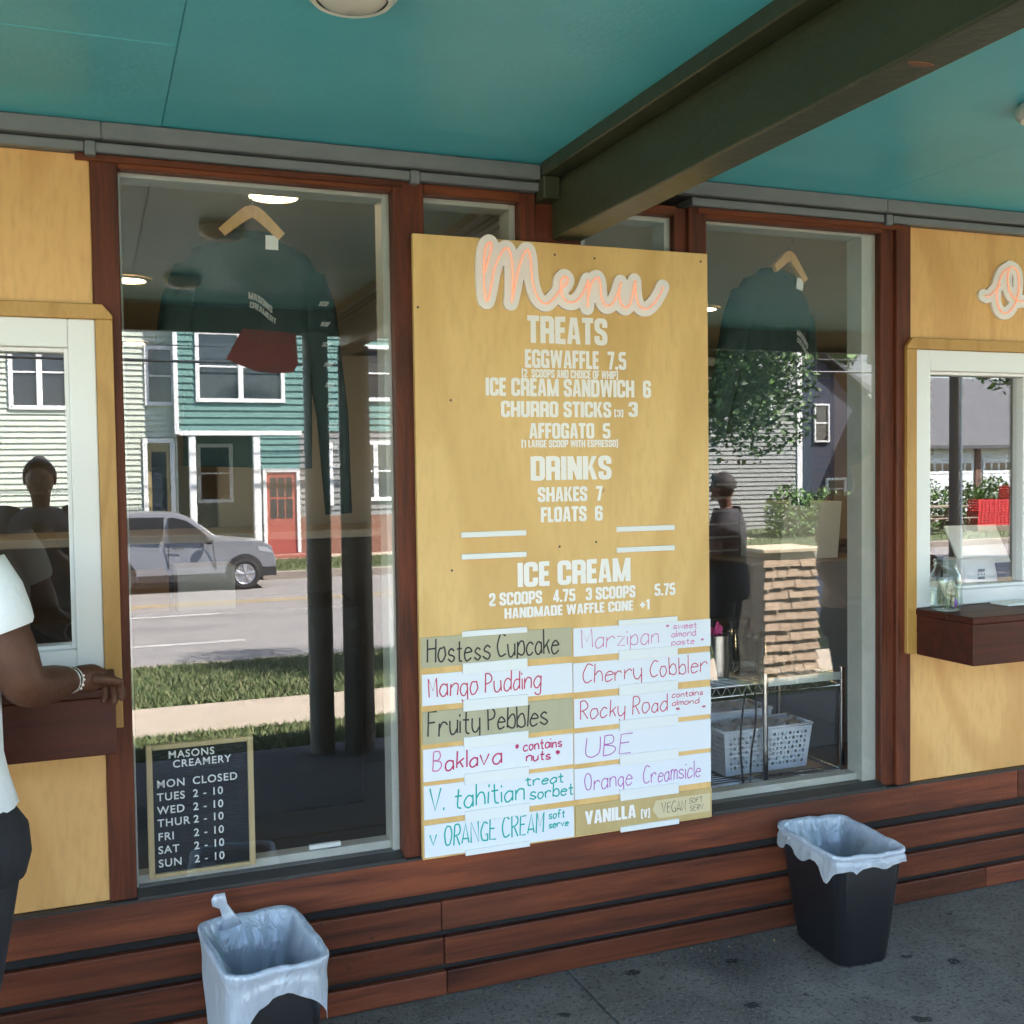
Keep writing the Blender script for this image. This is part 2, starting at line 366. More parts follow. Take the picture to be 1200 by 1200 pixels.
def fillet(pts, closed, rad=.11, k=4):
    n = len(pts); o = []
    for i, p in enumerate(pts):
        if not closed and i in (0, n-1): o.append(p); continue
        a = Vector(pts[i-1]); b = Vector(p); c = Vector(pts[(i+1) % n])
        d = min(rad, (a-b).length*.49, (c-b).length*.49)
        s = b+(a-b).normalized()*d; e = b+(c-b).normalized()*d
        for j in range(k+1):
            t = j/k; q = s*(1-t)**2 + b*2*t*(1-t) + e*t*t; o.append((q.x, q.y))
    return o
def block_text(mb, text, x0, x1, z0, h, y, rng=None, fn=None):
    adv = 0; pl = []
    for ch in text:
        if ch == ' ': adv += .26; continue
        wd, items = BLK[ch]
        for it in items:
            if it[0] == 'p': pl.append([(adv+a, b) for a, b in it[1]]); continue
            closed = it[0] == 'o' or (it[0] == 's' and it[2])
            pts = list(it[1])
            if it[0] in 'ro': pts = fillet(pts, closed)
            n = len(pts); L = []; Q = []
            for i in range(n):
                p = Vector(pts[i])
                a = Vector(pts[i-1]) if (i or closed) else None; c = Vector(pts[(i+1) % n]) if (i < n-1 or closed) else None
                d1 = (p-a).normalized() if a is not None else (c-p).normalized(); d2 = (c-p).normalized() if c is not None else d1
                n1 = Vector((-d1.y, d1.x)); n2 = Vector((-d2.y, d2.x)); mm = (n1+n2)
                if mm.length < 1e-6: mm = n1
                mm.normalize(); k = t_/2/max(.45, mm.dot(n1))
                L.append(p+mm*k); Q.append(p-mm*k)
            rngi = range(n if closed else n-1)
            strip = [[L[i], L[(i+1) % n], Q[(i+1) % n], Q[i]] for i in rngi]
            pl.append([[(adv+v.x, v.y) for v in q] for q in strip])
        adv += wd+.055
    W = adv-.055; sx = (x1-x0)/W
    k = 0
    for p in pl:
        k += 1; yy = y-.00012*(k % 5)
        quads = p if isinstance(p[0], list) else [p]
        for q in quads:
            vs = []
            for a, b in q:
                P = (x0+a*sx, z0+b*h)
                if fn: P = fn(*P)
                vs.append((P[0], yy, P[1]))
            mb.add(vs, [tuple(range(len(vs)))])
def sans(text, x, z, h, y, spacing=1.12):
    """plain sans letters with the built-in font, as a flat mesh: returns (verts, faces)"""
    c = bpy.data.curves.new('lettering', 'FONT'); c.body = text; c.size = h/.729; c.space_character = spacing; c.extrude = .0006; c.offset = .0004
    o = bpy.data.objects.new('lettering', c); COL.objects.link(o)
    dg = bpy.context.evaluated_depsgraph_get(); me = bpy.data.meshes.new_from_object(o.evaluated_get(dg))
    vs = [(x+v.co.x, y-v.co.z, z+v.co.y) for v in me.vertices]; fs = [tuple(p.vertices) for p in me.polygons]
    bpy.data.objects.remove(o); bpy.data.curves.remove(c); bpy.data.meshes.remove(me)
    return vs, fs
# ------------------------------------------------------------------ ground, street
def gz(y):
    P = [(-400, -.35), (-60, -.45), (-27.5, -.60), (-24.15, -.80), (-24.0, -.82), (-11.45, -.86), (-7.2, -.52), (-5.83, -.47), (-4.9, -.33), (-3.25, -.02), (5, -.02)]
    for (a, za), (b, zb) in zip(P, P[1:]):
        if a <= y <= b: return za+(zb-za)*(y-a)/(b-a)
    return -.02
GRASSB = mat('lawn_soil', (.060, .080, .028), .95, noise=((3, 3, 3), (.09, .11, .045), 6, (.35, .7)))
ASPH = mat('asphalt', (.19, .175, .165), .9, noise=((2.5, 2.5, 2.5), (.235, .215, .20), 8, (.35, .7)), bump=(60, .3))
mixin(ASPH, (.25, .9, 1), 'noise', (.38, .46), (.14, .13, .125), .5)
WALK = mat('sidewalk_concrete', (.33, .27, .20), .9, noise=((2, 2, 2), (.40, .33, .25), 7, (.35, .7)), bump=(60, .2))
KERB = mat('kerb_stone', (.22, .18, .15), .9, noise=((4, 4, 4), (.30, .25, .21), 5, (.35, .7)))
def sheet(name, y0, y1, m, x0=-70, x1=110, dz=0, z=None, ny=1, nx=1):
    mb = MB(); ys = [y0+(y1-y0)*i/ny for i in range(ny+1)]
    for a, b in zip(ys, ys[1:]):
        za, zb = (z, z) if z is not None else (gz(a)+dz, gz(b)+dz)
        mb.add([(x0, a, za), (x1, a, za), (x1, b, zb), (x0, b, zb)], [(0, 1, 2, 3)])
    return tag(mb.build(name, m), kind='structure')
g = MB()
ys = [-400, -60, -27.5, -24.15, -24.0, -11.45, -7.2, -5.83, -4.9, -3.25, 5, 300]
for a, b in zip(ys, ys[1:]):
    dz = -.25 if (a, b) == (-24.0, -11.45) else 0
    za, zb = gz(a)+dz, gz(min(b, 5))+dz
    g.add([(-400, a, za), (400, a, za), (400, b, zb), (-400, b, zb)], [(0, 1, 2, 3)])
tag(g.build('ground', GRASSB), kind='structure')
def roadz(y): return -.97+(-1.0+.97)*(y+11.6)/(-12.4)
def roadsheet(name, y0, y1, m, dz, x0=-120, x1=160):
    mb = MB().add([(x0, y0, roadz(y0)+dz), (x1, y0, roadz(y0)+dz), (x1, y1, roadz(y1)+dz), (x0, y1, roadz(y1)+dz)], [(0, 1, 2, 3)])
    return tag(mb.build(name, m), kind='structure')
roadsheet('road', -24.0, -11.6, ASPH, 0)
MW = mat('road_marking_white', (.42, .40, .37), .8, noise=((6, 6, 6), (.26, .25, .235), 5, (.45, .75)))
MY = mat('road_marking_yellow', (.50, .34, .10), .8, noise=((6, 6, 6), (.33, .25, .12), 5, (.4, .7)))
for i, y in enumerate((-14.1, -17.7)):
    roadsheet('road_marking', y-.09, y+.09, MW, .006, -30, 2.2)
roadsheet('road_marking', -19.42, -19.30, MY, .006); roadsheet('road_marking', -19.70, -19.58, MY, .006)
tag(bx(-120, 160, -11.6, -11.45, -1.2, -.845).build('near_kerb', KERB, bevel=.02), kind='structure')
tag(bx(-120, 160, -24.15, -24.0, -1.2, -.80).build('far_kerb', KERB, bevel=.02), kind='structure')
sheet('sidewalk', -7.2, -5.83, WALK, dz=.012)
sheet('far_path', -27.4, -26.2, WALK, dz=.012, x0=-60, x1=20)
# grass blades in the strips that the windows mirror
gb = MB(); GR = [mat('grass_blade', (.09, .125, .04), .8), mat('grass_blade_dry', (.21, .21, .10), .8)]
def blades(n, x0, x1, y0, y1, h):
    xs = np.random.uniform(x0, x1, n); yy = np.random.uniform(y0, y1, n)
    for x, y in zip(xs, yy):
        z = gz(y); a = random.uniform(0, PI); c, s = math.cos(a)*.011, math.sin(a)*.011; hh = h*random.uniform(.5, 1.3)
        lx, ly = random.uniform(-.05, .05), random.uniform(-.05, .05)
        gb.add([(x-c, y-s, z), (x+c, y+s, z), (x+lx, y+ly, z+hh)], [(0, 1, 2)])
blades(16000, -.5, 3.6, -5.75, -3.3, .05); blades(26000, -1, 5.5, -11.4, -7.25, .06); blades(6000, 3, 14, -26.1, -24.2, .12)
blades(9000, 3.6, 16, -11.4, -7.25, .11); blades(4000, 3.6, 9, -5.75, -3.3, .07); blades(4000, 15, 40, -30, -24.2, .16)
go = gb.build('grass', GR)
for i, p in enumerate(go.data.polygons): p.material_index = 1 if i % 4 == 0 else 0
tag(go, 'short green grass growing along the street verges', 'grass', kind='stuff')

# patio: slabs with joints
pv = MB()
for x0, x1 in ((-9, -1.8), (-1.8, 1.42), (1.42, 4.4), (4.4, 9)):
    for y0, y1 in ((-3.25, -1.62), (-1.62, .02)): pv.box(x0+.004, x1-.004, y0+.004, y1-.004, -.1, 0)
pv.box(-9, 9, -3.24, .02, -.12, -.006)
tag(pv.build('patio_pavement', CONC, bevel=.004), kind='structure')

# ------------------------------------------------------------------ the shop
shop = empty('ice_cream_shop', (1.5, 0, 0), 'ice cream stand front with yellow plywood panels, dark red wood slats and teal canopy', 'shop')
CZ = 2.615
def P(name, mb, m, par=None, **k): return mb.build(name, m, par or shop, **k)
# uprights
for a in ((.018, .089, -.015), (.87, .967, -.018), (1.285, 1.34, -.012), (1.85, 1.9, .0), (1.897, 1.966, -.018), (2.712, 2.772, -.004), (2.772, 2.837, -.02)):
    z0 = .455 if a[0] < 1 or a[0] > 1.86 else 2.2
    P('post', bx(a[0], a[1], a[2], .11, z0, 2.531), WV, bevel=.003)
P('post', bx(1.34, 1.51, .012, .1, 2.2, 2.531), WV, bevel=.003)
for x0, x1 in ((.089, .87), (.967, 1.285), (1.51, 1.85), (1.966, 2.712)):
    P('head_rail', bx(x0, x1, -.014, .1, 2.5, 2.531), WH2, bevel=.003)
P('head_rail', bx(-.02, .90, -.024, -.0145, 2.512, 2.531), WH2, bevel=.002)
P('head_rail', bx(1.93, 2.80, -.026, -.0205, 2.512, 2.531), WH2, bevel=.002)
for x0, x1 in ((-5, .05), (.05, 1.343), (1.508, 2.70), (2.70, 6.5)):
    P('header_board', bx(x0, x1, -.055, .11, 2.566, CZ-.002), GREY, bevel=.004)
for x0, x1 in ((-5, .005), (.03, .92), (.95, 1.343), (1.90, 2.70), (2.74, 6.5)):
    P('header_strip', bx(x0, x1, -.038, .11, 2.533, 2.560), GREY, bevel=.003)
for x in (.005, .92, 2.705):
    P('header_block', bx(x+.001, x+.029, -.044, .1, 2.522, 2.562), GREY, bevel=.003)
P('header_strip', bx(-5, 6.5, -.02, .11, 2.5602, 2.5658), BACK)
# plywood
P('plywood_panel', bx(-3, .0175, -.004, .11, 2.08, 2.5325), PLY, bevel=.002)
P('plywood_panel', bx(-3, .0175, -.004, .11, .457, 1.0), PLY, bevel=.002)
P('plywood_panel', bx(-3, -.85, -.004, .11, 1.0, 2.08), PLY, bevel=.002)
P('plywood_panel', bx(2.8375, 5.6, -.006, .11, 2.08, 2.532), PLY, bevel=.002)
P('plywood_panel', bx(2.8375, 5.6, -.006, .11, .457, 1.0), PLY, bevel=.002)
P('plywood_panel', bx(3.8, 5.6, -.006, .11, 1.0, 2.08), PLY, bevel=.002)
# slats
rng = random.Random(3)
for (z0, z1, joints) in ((.336, .449, (-5, 3.36, 6.5)), (.212, .305, (-5, .985, 6.5)), (.103, .19, (-5, .992, 6.5)), (.006, .082, (-5, 1.0, 3.2, 6.5))):
    for a, b in zip(joints, joints[1:]):
        d = rng.uniform(-.0015, .0015)
        P('slat', bx(a+.001, b-.001, -.026+d, 0, z0, z1), WH, bevel=.005, seg=2)
P('slat_backing', bx(-5, 6.5, .001, .11, -.01, .456), BACK)
P('sill', bx(-3, 5.6, -.032, -.0045, .4495, .4565), SILL, bevel=.002)
P('sill', MB().loft([[(x, -.034, .456), (x, .10, .456), (x, .10, .470), (x, .02, .470), (x, -.034, .462)] for x in (.0895, .8695)]), SILL)
P('sill', MB().loft([[(x, -.034, .456), (x, .10, .456), (x, .10, .474), (x, .02, .474), (x, -.034, .464)] for x in (1.9665, 2.7115)]), SILL)
# main windows: pale stops, one pane each
def window(x0, x1, z0, z1, wl, wr, wb, wt, y=.021):
    f = MB()
    if wl: f.box(x0, x0+wl, .026, .11, z0, z1)
    f.box(x1-wr, x1, .026, .11, z0, z1)
    f.box(x0+wl, x1-wr, .0555, .1095, z0-.02, z0+wb); f.box(x0+wl, x1-wr, .0265, .1095, z1-wt, z1)
    o = P('window', f, STOP, bevel=.002)
    P('pane', bx(x0+.0005, x1-.0005, y, y+.004, z0+.0005, z1-.0005), GLASS, o)
window(.0895, .8695, .4705, 2.4995, .006, .0235, .024, .012)
window(1.9665, 2.7115, .4745, 2.4995, .003, .062, .025, .010)
window(.9675, 1.2845, 2.2, 2.4995, .006, .022, .03, .016)
window(1.5105, 1.8495, 2.2, 2.4995, .02, .022, .03, .016)
P('wall_panel', bx(.9675, 1.8965, .02, .10, .484, 2.199), DKWALL)
# service windows with plywood surround, vinyl frame, sliding sash
def service(x0, x1, mid, par):
    fr = MB(); z0, z1 = 1.1175, 2.08
    for a in ((x0, x0+.070, z0, z1), (x1-.070, x1, z0, z1)): fr.box(a[0], a[1], -.028, .08, a[2], a[3])
    fr.box(x0+.070, x1-.070, -.0275, .0795, z0, z0+.058); fr.box(x0+.070, x1-.070, -.0275, .0795, z1-.078, z1)
    f = fr.build('service_window', VINYL, shop, bevel=.004, seg=2)
    i0, i1, j0, j1 = x0+.070, x1-.070, z0+.058, z1-.078
    P('sash', MB().box(i0, i0+.012, -.006, .05, j0, j1).box(i1-.012, i1, -.006, .05, j0, j1).box(i0+.012, i1-.012, -.0055, .0495, j0, j0+.012).box(i0+.012, i1-.012, -.0055, .0495, j1-.012, j1), VINYL, f, bevel=.002)
    P('sash', bx(mid, mid+.055, -.004, .052, j0+.0125, j1-.0125), VINYL, f, bevel=.003)
    P('pane', bx(i0+.0125, mid-.0005, .03, .034, j0+.0125, j1-.0125), GLASSB, f)
    P('pane', bx(mid+.0555, i1-.0125, .026, .030, j0+.0125, j1-.0125), GLASSB, f)
    a, b = x0-.045, x1+.045
    t = MB()
    t.prism([(a, 2.0805), (b, 2.0805), (b, 2.092), (b-.026, 2.122), (a+.026, 2.122), (a, 2.092)], -.036, -.0065)
    t.box(a, x0-.0005, -.036, -.0065, .95, 2.08); t.box(x1+.0005, b, -.036, -.0065, .95, 2.08)
    P('window_trim', t, PLYT, f, bevel=.002)
service(-.80, .020, -.40, shop)
service(2.852, 3.72, 3.405, shop)
def counter(x0, x1):
    c = MB().box(x0, x1, -.315, -.0365, .946, 1.093); c.box(x0-.002, x1+.002, -.318, -.196, 1.0935, 1.117); c.box(x0-.002, x1+.002, -.194, -.029, 1.0935, 1.1165)
    P('service_counter', c, WC, bevel=.003)
counter(-1.2, .042); counter(2.848, 4.1)
# canopy
cl = MB().box(-7, .2, -.66, -.0, CZ, 2.75).box(-7, .2-.0, -3.15, -.662, CZ+.0, 2.75)
P('ceiling_panel', bx(-7, .205, -.645, .10, CZ, 2.75), TEAL, bevel=.002)
P('ceiling_panel', bx(-7, .205, -3.15, -.646, CZ, 2.75), TEAL, bevel=.002)
P('ceiling_panel', bx(.206, 1.395, -3.15, .10, CZ+.002, 2.75), TEAL, bevel=.002)
P('ceiling_panel', bx(1.51, 2.628, -3.15, .10, CZ, 2.75), TEAL, bevel=.002)
P('ceiling_panel', bx(2.629, 9, -3.15, .10, CZ+.001, 2.75), TEAL, bevel=.002)
P('roof', bx(-7.1, 9.1, -3.25, 7.2, 2.7505, 2.86), BACK)
P('fascia', bx(-7.05, 9.05, -3.20, -3.151, 2.47, 2.75), DGRN, bevel=.004)
for x in (1.40, 5.3, -2.6):
    P('beam', MB().box(x, x+.104, -3.15, .0, 2.392, 2.56).box(x+.012, x+.092, -3.15, .0, 2.5605, 2.75), DGRN, bevel=.006, seg=2)
    P('beam_ledger', bx(x-.058, x+.0115, -3.15, -.056, 2.575, CZ+.01), DGRN, bevel=.004)
P('beam_block', bx(1.343, 1.3995, -.075, .01, 2.505, 2.5745), DGRN, bevel=.004)
LIT = MB(); q = random.Random(21)
for i in range(150):
    x = q.uniform(-.3, 4.2); y = -.03-abs(q.gauss(0, .035)); s_ = q.uniform(.003, .009); a = q.uniform(0, 6.28)
    LIT.add([(x, y, .002), (x+s_*math.cos(a), y+s_*math.sin(a), .004), (x+s_*1.6*math.cos(a+.7), y+s_*1.6*math.sin(a+.7), .003+s_*.6), (x+s_*math.cos(a+1.5), y+s_*math.sin(a+1.5), .003)], [(0, 1, 2, 3)])
tag(LIT.build('leaf_litter', [mat('dry_litter', (.22, .15, .08), .9)]), 'dry leaf crumbs lying along the foot of the wood slats', 'leaf litter', kind='stuff')
SCAR = mat('bare_wood_scar', (.22, .10, .06), .7)
P('paint_scar', MB().loft([[(1.448+.030*math.cos(a), -1.60+.010*math.sin(a), z) for a in np.linspace(0, 2*PI, 13)[:-1]] for z in (2.3905, 2.3925)]), SCAR)
COLM = mat('dark_column_paint', (.085, .086, .078), .45, noise=((6, 6, 6), (.13, .128, .115), 6, (.45, .7)), bump=(30, .1))
mixin(COLM, (9, 9, 9), 'noise', (.36, .40), (.28, .27, .25), .8)
for x, y, r in ((1.24, -3.07, .073), (1.45, -3.0, .09)):
    P('column', MB().cyl((x, y), r, -.03, 2.47 if x < 1.3 else 2.392, 28), COLM if x > 1.3 else mat('lightened_column_paint', (.24, .235, .21), .5, noise=((6, 6, 6), (.17, .165, .15), 6, (.45, .7)), bump=(30, .1)), smooth=False, autos=.6)  # first column's grey is lightened, standing in for sun on it
# the room behind the glass
def inner(name, mb, m, **k): return P(name, mb, m, **k)
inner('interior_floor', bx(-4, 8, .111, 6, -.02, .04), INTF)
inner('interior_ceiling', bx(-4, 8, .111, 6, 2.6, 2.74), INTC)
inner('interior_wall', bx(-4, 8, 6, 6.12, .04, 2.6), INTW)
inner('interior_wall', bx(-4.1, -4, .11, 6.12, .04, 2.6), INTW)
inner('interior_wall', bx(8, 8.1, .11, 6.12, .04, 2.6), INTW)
inner('interior_wall', bx(-3, .0, .111, .13, .04, 1.0), DKWALL)
inner('interior_beam', MB().box(1.40, 1.52, .111, 6, 2.375, 2.6).box(1.385, 1.40, .111, 6, 2.555, 2.6).box(1.375, 1.385, .111, 6, 2.572, 2.6).box(1.392, 1.40, .111, 6, 2.53, 2.554), mat('interior_beam_paint', (.50, .47, .42), .7), bevel=.002)
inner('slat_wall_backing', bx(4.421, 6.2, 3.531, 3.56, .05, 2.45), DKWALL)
inner('interior_wall', bx(.7, 2.6, 3.35, 3.45, .04, 2.374), mat('partition_paint', (.46, .41, .34), .8))
inner('interior_panel', bx(4.78, 5.06, 2.9, 2.94, 1.15, 2.3), mat('tan_panel', (.20, .145, .10), .8))
SLW = mat('interior_slat_wood', (.045, .018, .012), .6, noise=((3, 20, 20), (.03, .013, .009), 4, (.4, .7)))
sw = MB(); gw = MB()
for i in range(24):
    sw.box(2.62, 6.2, 3.5, 3.53, .1+i*.096, .1+i*.096+.078)
inner('interior_slat_wall', sw, SLW)
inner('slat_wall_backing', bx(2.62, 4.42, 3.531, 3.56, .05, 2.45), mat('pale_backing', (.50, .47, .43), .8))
inner('interior_counter', MB().box(-.5, 2.6, 2.6, 3.2, .04, 1.30), mat('brown_counter', (.05, .032, .025), .6, noise=((3, 3, 14), (.06, .04, .03), 4, (.4, .7))))
inner('counter_top', bx(-.55, 2.65, 2.55, 3.25, 1.301, 1.345), mat('pale_counter_top', (.48, .43, .36), .5), bevel=.004)

# ------------------------------------------------------------------ lamps
def ceiling_light(x, y, lab):
    t = empty('ceiling_light', (x, y, CZ), lab, 'ceiling light', 'dome lights under the teal canopy')
    MB().lathe((x, y, CZ), [(.001, -.004), (.088, -.004), (.092, -.012), (.090, -.03), (.078, -.042), (.070, -.040)], 40, True).build('rim', FIX, t, autos=.7)
    MB().lathe((x, y, CZ), [(.071, -.034), (.058, -.046), (.035, -.054), (.0005, -.058)], 40, False, True).build('dome', mat('frosted_dome', (.66, .63, .57), .25), t, smooth=True)
    return t
ceiling_light(.50, -1.095, 'white round dome light on teal ceiling left of the beam, cut by the top edge')
ceiling_light(2.42, -1.02, 'white round dome light on teal ceiling right of the green beam')
ceiling_light(.44, -2.26, 'outer white dome light under the canopy, seen mirrored beside the left shirt')
ceiling_light(2.31, -2.3, 'outer white dome light under the canopy, seen mirrored in the right window')
def downlight(x, y, lab):
    t = empty('downlight', (x, y, 2.6), lab, 'ceiling light', 'lit recessed lights inside the shop')
    MB().lathe((x, y, 2.6), [(.105, -.001), (.105, -.010), (.082, -.012), (.078, -.004)], 32).build('trim_ring', FIX, t, autos=.7)
    MB().lathe((x, y, 2.6), [(.077, -.006), (.04, -.009), (.0005, -.010)], 32).build('bulb', LAMPON, t)
for x, y, lb in ((.60, .52, 'lit recessed ceiling light just behind the left wooden hanger'), (.19, 2.32, 'lit recessed ceiling light low at the left edge of the left window'),
                 (3.40, 2.35, 'lit recessed ceiling light beside the left sleeve of the right shirt'), (-1.2, 1.6, 'lit recessed ceiling light over the left service window'),
                 (3.6, 4.6, 'lit recessed ceiling light at the back of the shop'), (5.2, 1.8, 'lit recessed ceiling light over the right service window'), (4.05, .85, 'added unseen ceiling light brightening the right room near its window'), (4.05, 1.5, 'added unseen ceiling light brightening the room by the grey worktable'), (3.45, .40, 'added unseen ceiling light brightening the white tablet register'), (-1.3, 3.2, 'added unseen ceiling light deep in the left room'), (-2.6, 2.4, 'added unseen ceiling light at the far left of the left room'), (.3, 4.9, 'added unseen ceiling light by the back wall of the left room'), (6.4, 3.0, 'added unseen ceiling light at the far right of the shop')):  # entries past the right service window's: unseen lamps added to brighten the room
    downlight(x, y, lb)
# ------------------------------------------------------------------ menu board
BX0, BX1, BZ0, BZ1, BY = .922, 1.952, .452, 2.372, -.045
menu = empty('menu_board', ((BX0+BX1)/2, BY, BZ0), 'tall pale plywood menu board with white block lettering fixed between the two shop windows', 'menu board')
bx(BX0, BX1, BY, -.0265, BZ0, BZ1).build('panel', PLYB, menu, bevel=.0015)
YT = BY-.0012
LINES = [('TREATS', 1.292, 1.572, 2.054, .085), ('EGGWAFFLE  7.5', 1.283, 1.640, 1.976, .057), ('(2  SCOOPS AND CHOICE OF WHIP)', 1.271, 1.610, 1.945, .026),
 ('ICE CREAM SANDWICH  6', 1.15, 1.731, 1.886, .056), ('CHURRO STICKS', 1.20, 1.584, 1.820, .050), ('(3)', 1.595, 1.628, 1.823, .022), ('3', 1.648, 1.681, 1.823, .048),
 ('AFFOGATO  5', 1.294, 1.58, 1.752, .049), ('(1 LARGE SCOOP WITH ESPRESSO)', 1.267, 1.608, 1.724, .023), ('DRINKS', 1.298, 1.582, 1.619, .076),
 ('SHAKES  7', 1.321, 1.55, 1.550, .047), ('FLOATS  6', 1.331, 1.549, 1.485, .048), ('ICE CREAM', 1.249, 1.648, 1.282, .077),
 ('2 SCOOPS   4.75   3 SCOOPS    5.75', 1.151, 1.794, 1.227, .040), ('HANDMADE WAFFLE CONE  +1', 1.202, 1.719, 1.184, .033)]
for tx, a, b, z, h in LINES:
    adv = lambda s_: sum(.26 if c == ' ' else BLK[c][0]+.055 for c in s_)
    W_ = adv(tx)-.055; pos_ = 0                        # words and their price are separate pieces of lettering
    for k_, piece in enumerate(tx.replace('    ', '|    ').replace('   ', '|   ').replace('  ', '|  ').replace('||', '|').split('|') if 'WHIP' not in tx else [tx]):
        lead = len(piece)-len(piece.lstrip()); p0 = pos_+.26*lead; body_ = piece.strip(); p1 = p0+adv(body_)-.055; pos_ = p0+adv(body_)+.26*(len(piece)-len(piece.rstrip()))
        if not body_: continue
        q = MB(); block_text(q, body_, a+(b-a)*p0/W_, a+(b-a)*p1/W_, z, h, YT); q.build('lettering', TEXTW, menu)
for x0, x1 in ((1.060, 1.277), (1.598, 1.813)):
    for z, h in ((1.454, .017), (1.386, .017)): bx(x0, x1, BY-.010, BY-.0005, z-h/2, z+h/2).build('card_rail', RAILW, menu, bevel=.001)
for x0, x1 in ((1.058, 1.275), (1.600, 1.821)):
    for z, h in ((1.146, .018), (1.038, .034), (.922, .036), (.805, .036), (.690, .036), (.572, .036), (.458, .018)):
        bx(x0, x1, BY-.010, BY-.0045, z-h/2, z+h/2).build('card_rail', RAILW, menu, bevel=.001)
SCREW = MB()
for x, z in ((1.39, 2.335), (1.53, 2.332), (1.945-.02, 2.345), (.935, 2.15), (1.395, 1.405), (1.525, 1.415), (1.03, 1.345), (1.035, 1.87)):
    SCREW.add([(x+.004*math.cos(k), BY-.0006, z+.004*math.sin(k)) for k in np.linspace(0, 2*PI, 9)[:-1]], [tuple(range(8))])
SCREW.build('screws', mat('screw_dark', (.06, .04, .03), .5), menu)
INK = dict(k=mat('ink_black', (.02, .02, .02), .6), r=mat('ink_red', (.52, .03, .09), .6), p=mat('ink_pink', (.60, .16, .36), .6), g=mat('ink_teal', (.0, .36, .32), .6),
           v=mat('ink_purple', (.42, .10, .40), .6), d=mat('ink_crimson', (.50, .02, .12), .6))
CW = mat('white_card', (.70, .71, .76), .45); CT = mat('tan_card', (.44, .40, .27), .6, noise=((9, 9, 2), (.39, .35, .23), 4, (.4, .7)))
CWOOD = mat('wood_card', (.50, .36, .16), .5, noise=((9, 9, 2), (.43, .30, .12), 4, (.4, .7)))
rg = random.Random(11)
CARDS = [
 (0, 1.049, 1.143, CT, 'tan flavour card with black handwriting at the top of the left card column', [('Hostess Cupcake', .945, 1.386, 1.064, .072, 'k', .0026)]),
 (0, .932, 1.029, CW, 'white flavour card reading Mango Pudding in red handwriting', [('Mango Pudding', .949, 1.323, .957, .062, 'r', .0021)]),
 (0, .812, .913, CT, 'tan flavour card with black handwriting between the Mango Pudding and Baklava cards', [('Fruity Pebbles', .943, 1.343, .836, .070, 'k', .0026)]),
 (0, .696, .797, CW, 'white flavour card reading Baklava, contains nuts, in pink and red handwriting', [('B', .956, .985, .727, .056, 'p', .0021), ('aklava', .997, 1.184, .727, .055, 'd', .0026), ('* contains', 1.231, 1.392, .758, .032, 'd', .0022), ('nuts *', 1.268, 1.385, .722, .030, 'd', .0023)]),
 (0, .578, .683, CW, 'white flavour card reading tahitian treat sorbet in teal handwriting', [('V. tahitian', .943, 1.259, .603, .064, 'g', .0026), ('treat', 1.265, 1.396, .643, .034, 'g', .0024), ('sorbet', 1.278, 1.430, .598, .038, 'g', .0024)]),
 (0, .460, .560, CW, 'white flavour card reading ORANGE CREAM soft serve in teal capitals, bottom of left column', [('V', .943, .965, .497, .030, 'g', .0022), ('ORANGE CREAM', .990, 1.327, .488, .062, 'g', .0025), ('soft', 1.343, 1.40, .527, .024, 'g', .002), ('serve', 1.343, 1.413, .497, .022, 'g', .002)]),
 (1, 1.046, 1.138, CW, 'white flavour card reading Marzipan in pale pink handwriting', [('Marzipan', 1.469, 1.750, 1.070, .056, 'p', .0016), ('* sweet', 1.779, 1.897, 1.112, .020, 'p', .0014), ('almond', 1.80, 1.894, 1.085, .021, 'p', .0014), ('paste  *', 1.80, 1.925, 1.058, .020, 'p', .0014)]),
 (1, .929, 1.024, CW, 'white flavour card reading Cherry Cobbler in dark pink handwriting', [('Cherry Cobbler', 1.469, 1.938, .957, .058, 'r', .0018)]),
 (1, .812, .907, CW, 'white flavour card reading Rocky Road, contains almond, in pink handwriting', [('Rocky Road', 1.460, 1.782, .838, .056, 'r', .0018), ('contains', 1.80, 1.92, .880, .019, 'r', .0014), ('almond', 1.80, 1.905, .853, .019, 'r', .0014), ('*      *', 1.815, 1.93, .828, .02, 'r', .0014)]),
 (1, .694, .795, CW, 'white flavour card reading UBE in purple capitals', [('UBE', 1.476, 1.65, .713, .064, 'v', .0018)]),
 (1, .577, .678, CW, 'white flavour card reading Orange Creamsicle in purple handwriting', [('Orange', 1.473, 1.647, .603, .056, 'v', .0018), ('Creamsicle', 1.688, 1.908, .600, .056, 'v', .0018)]),
 (1, .457, .558, CWOOD, 'wooden flavour card with white block letters reading VANILLA, bottom of right column', []),
]
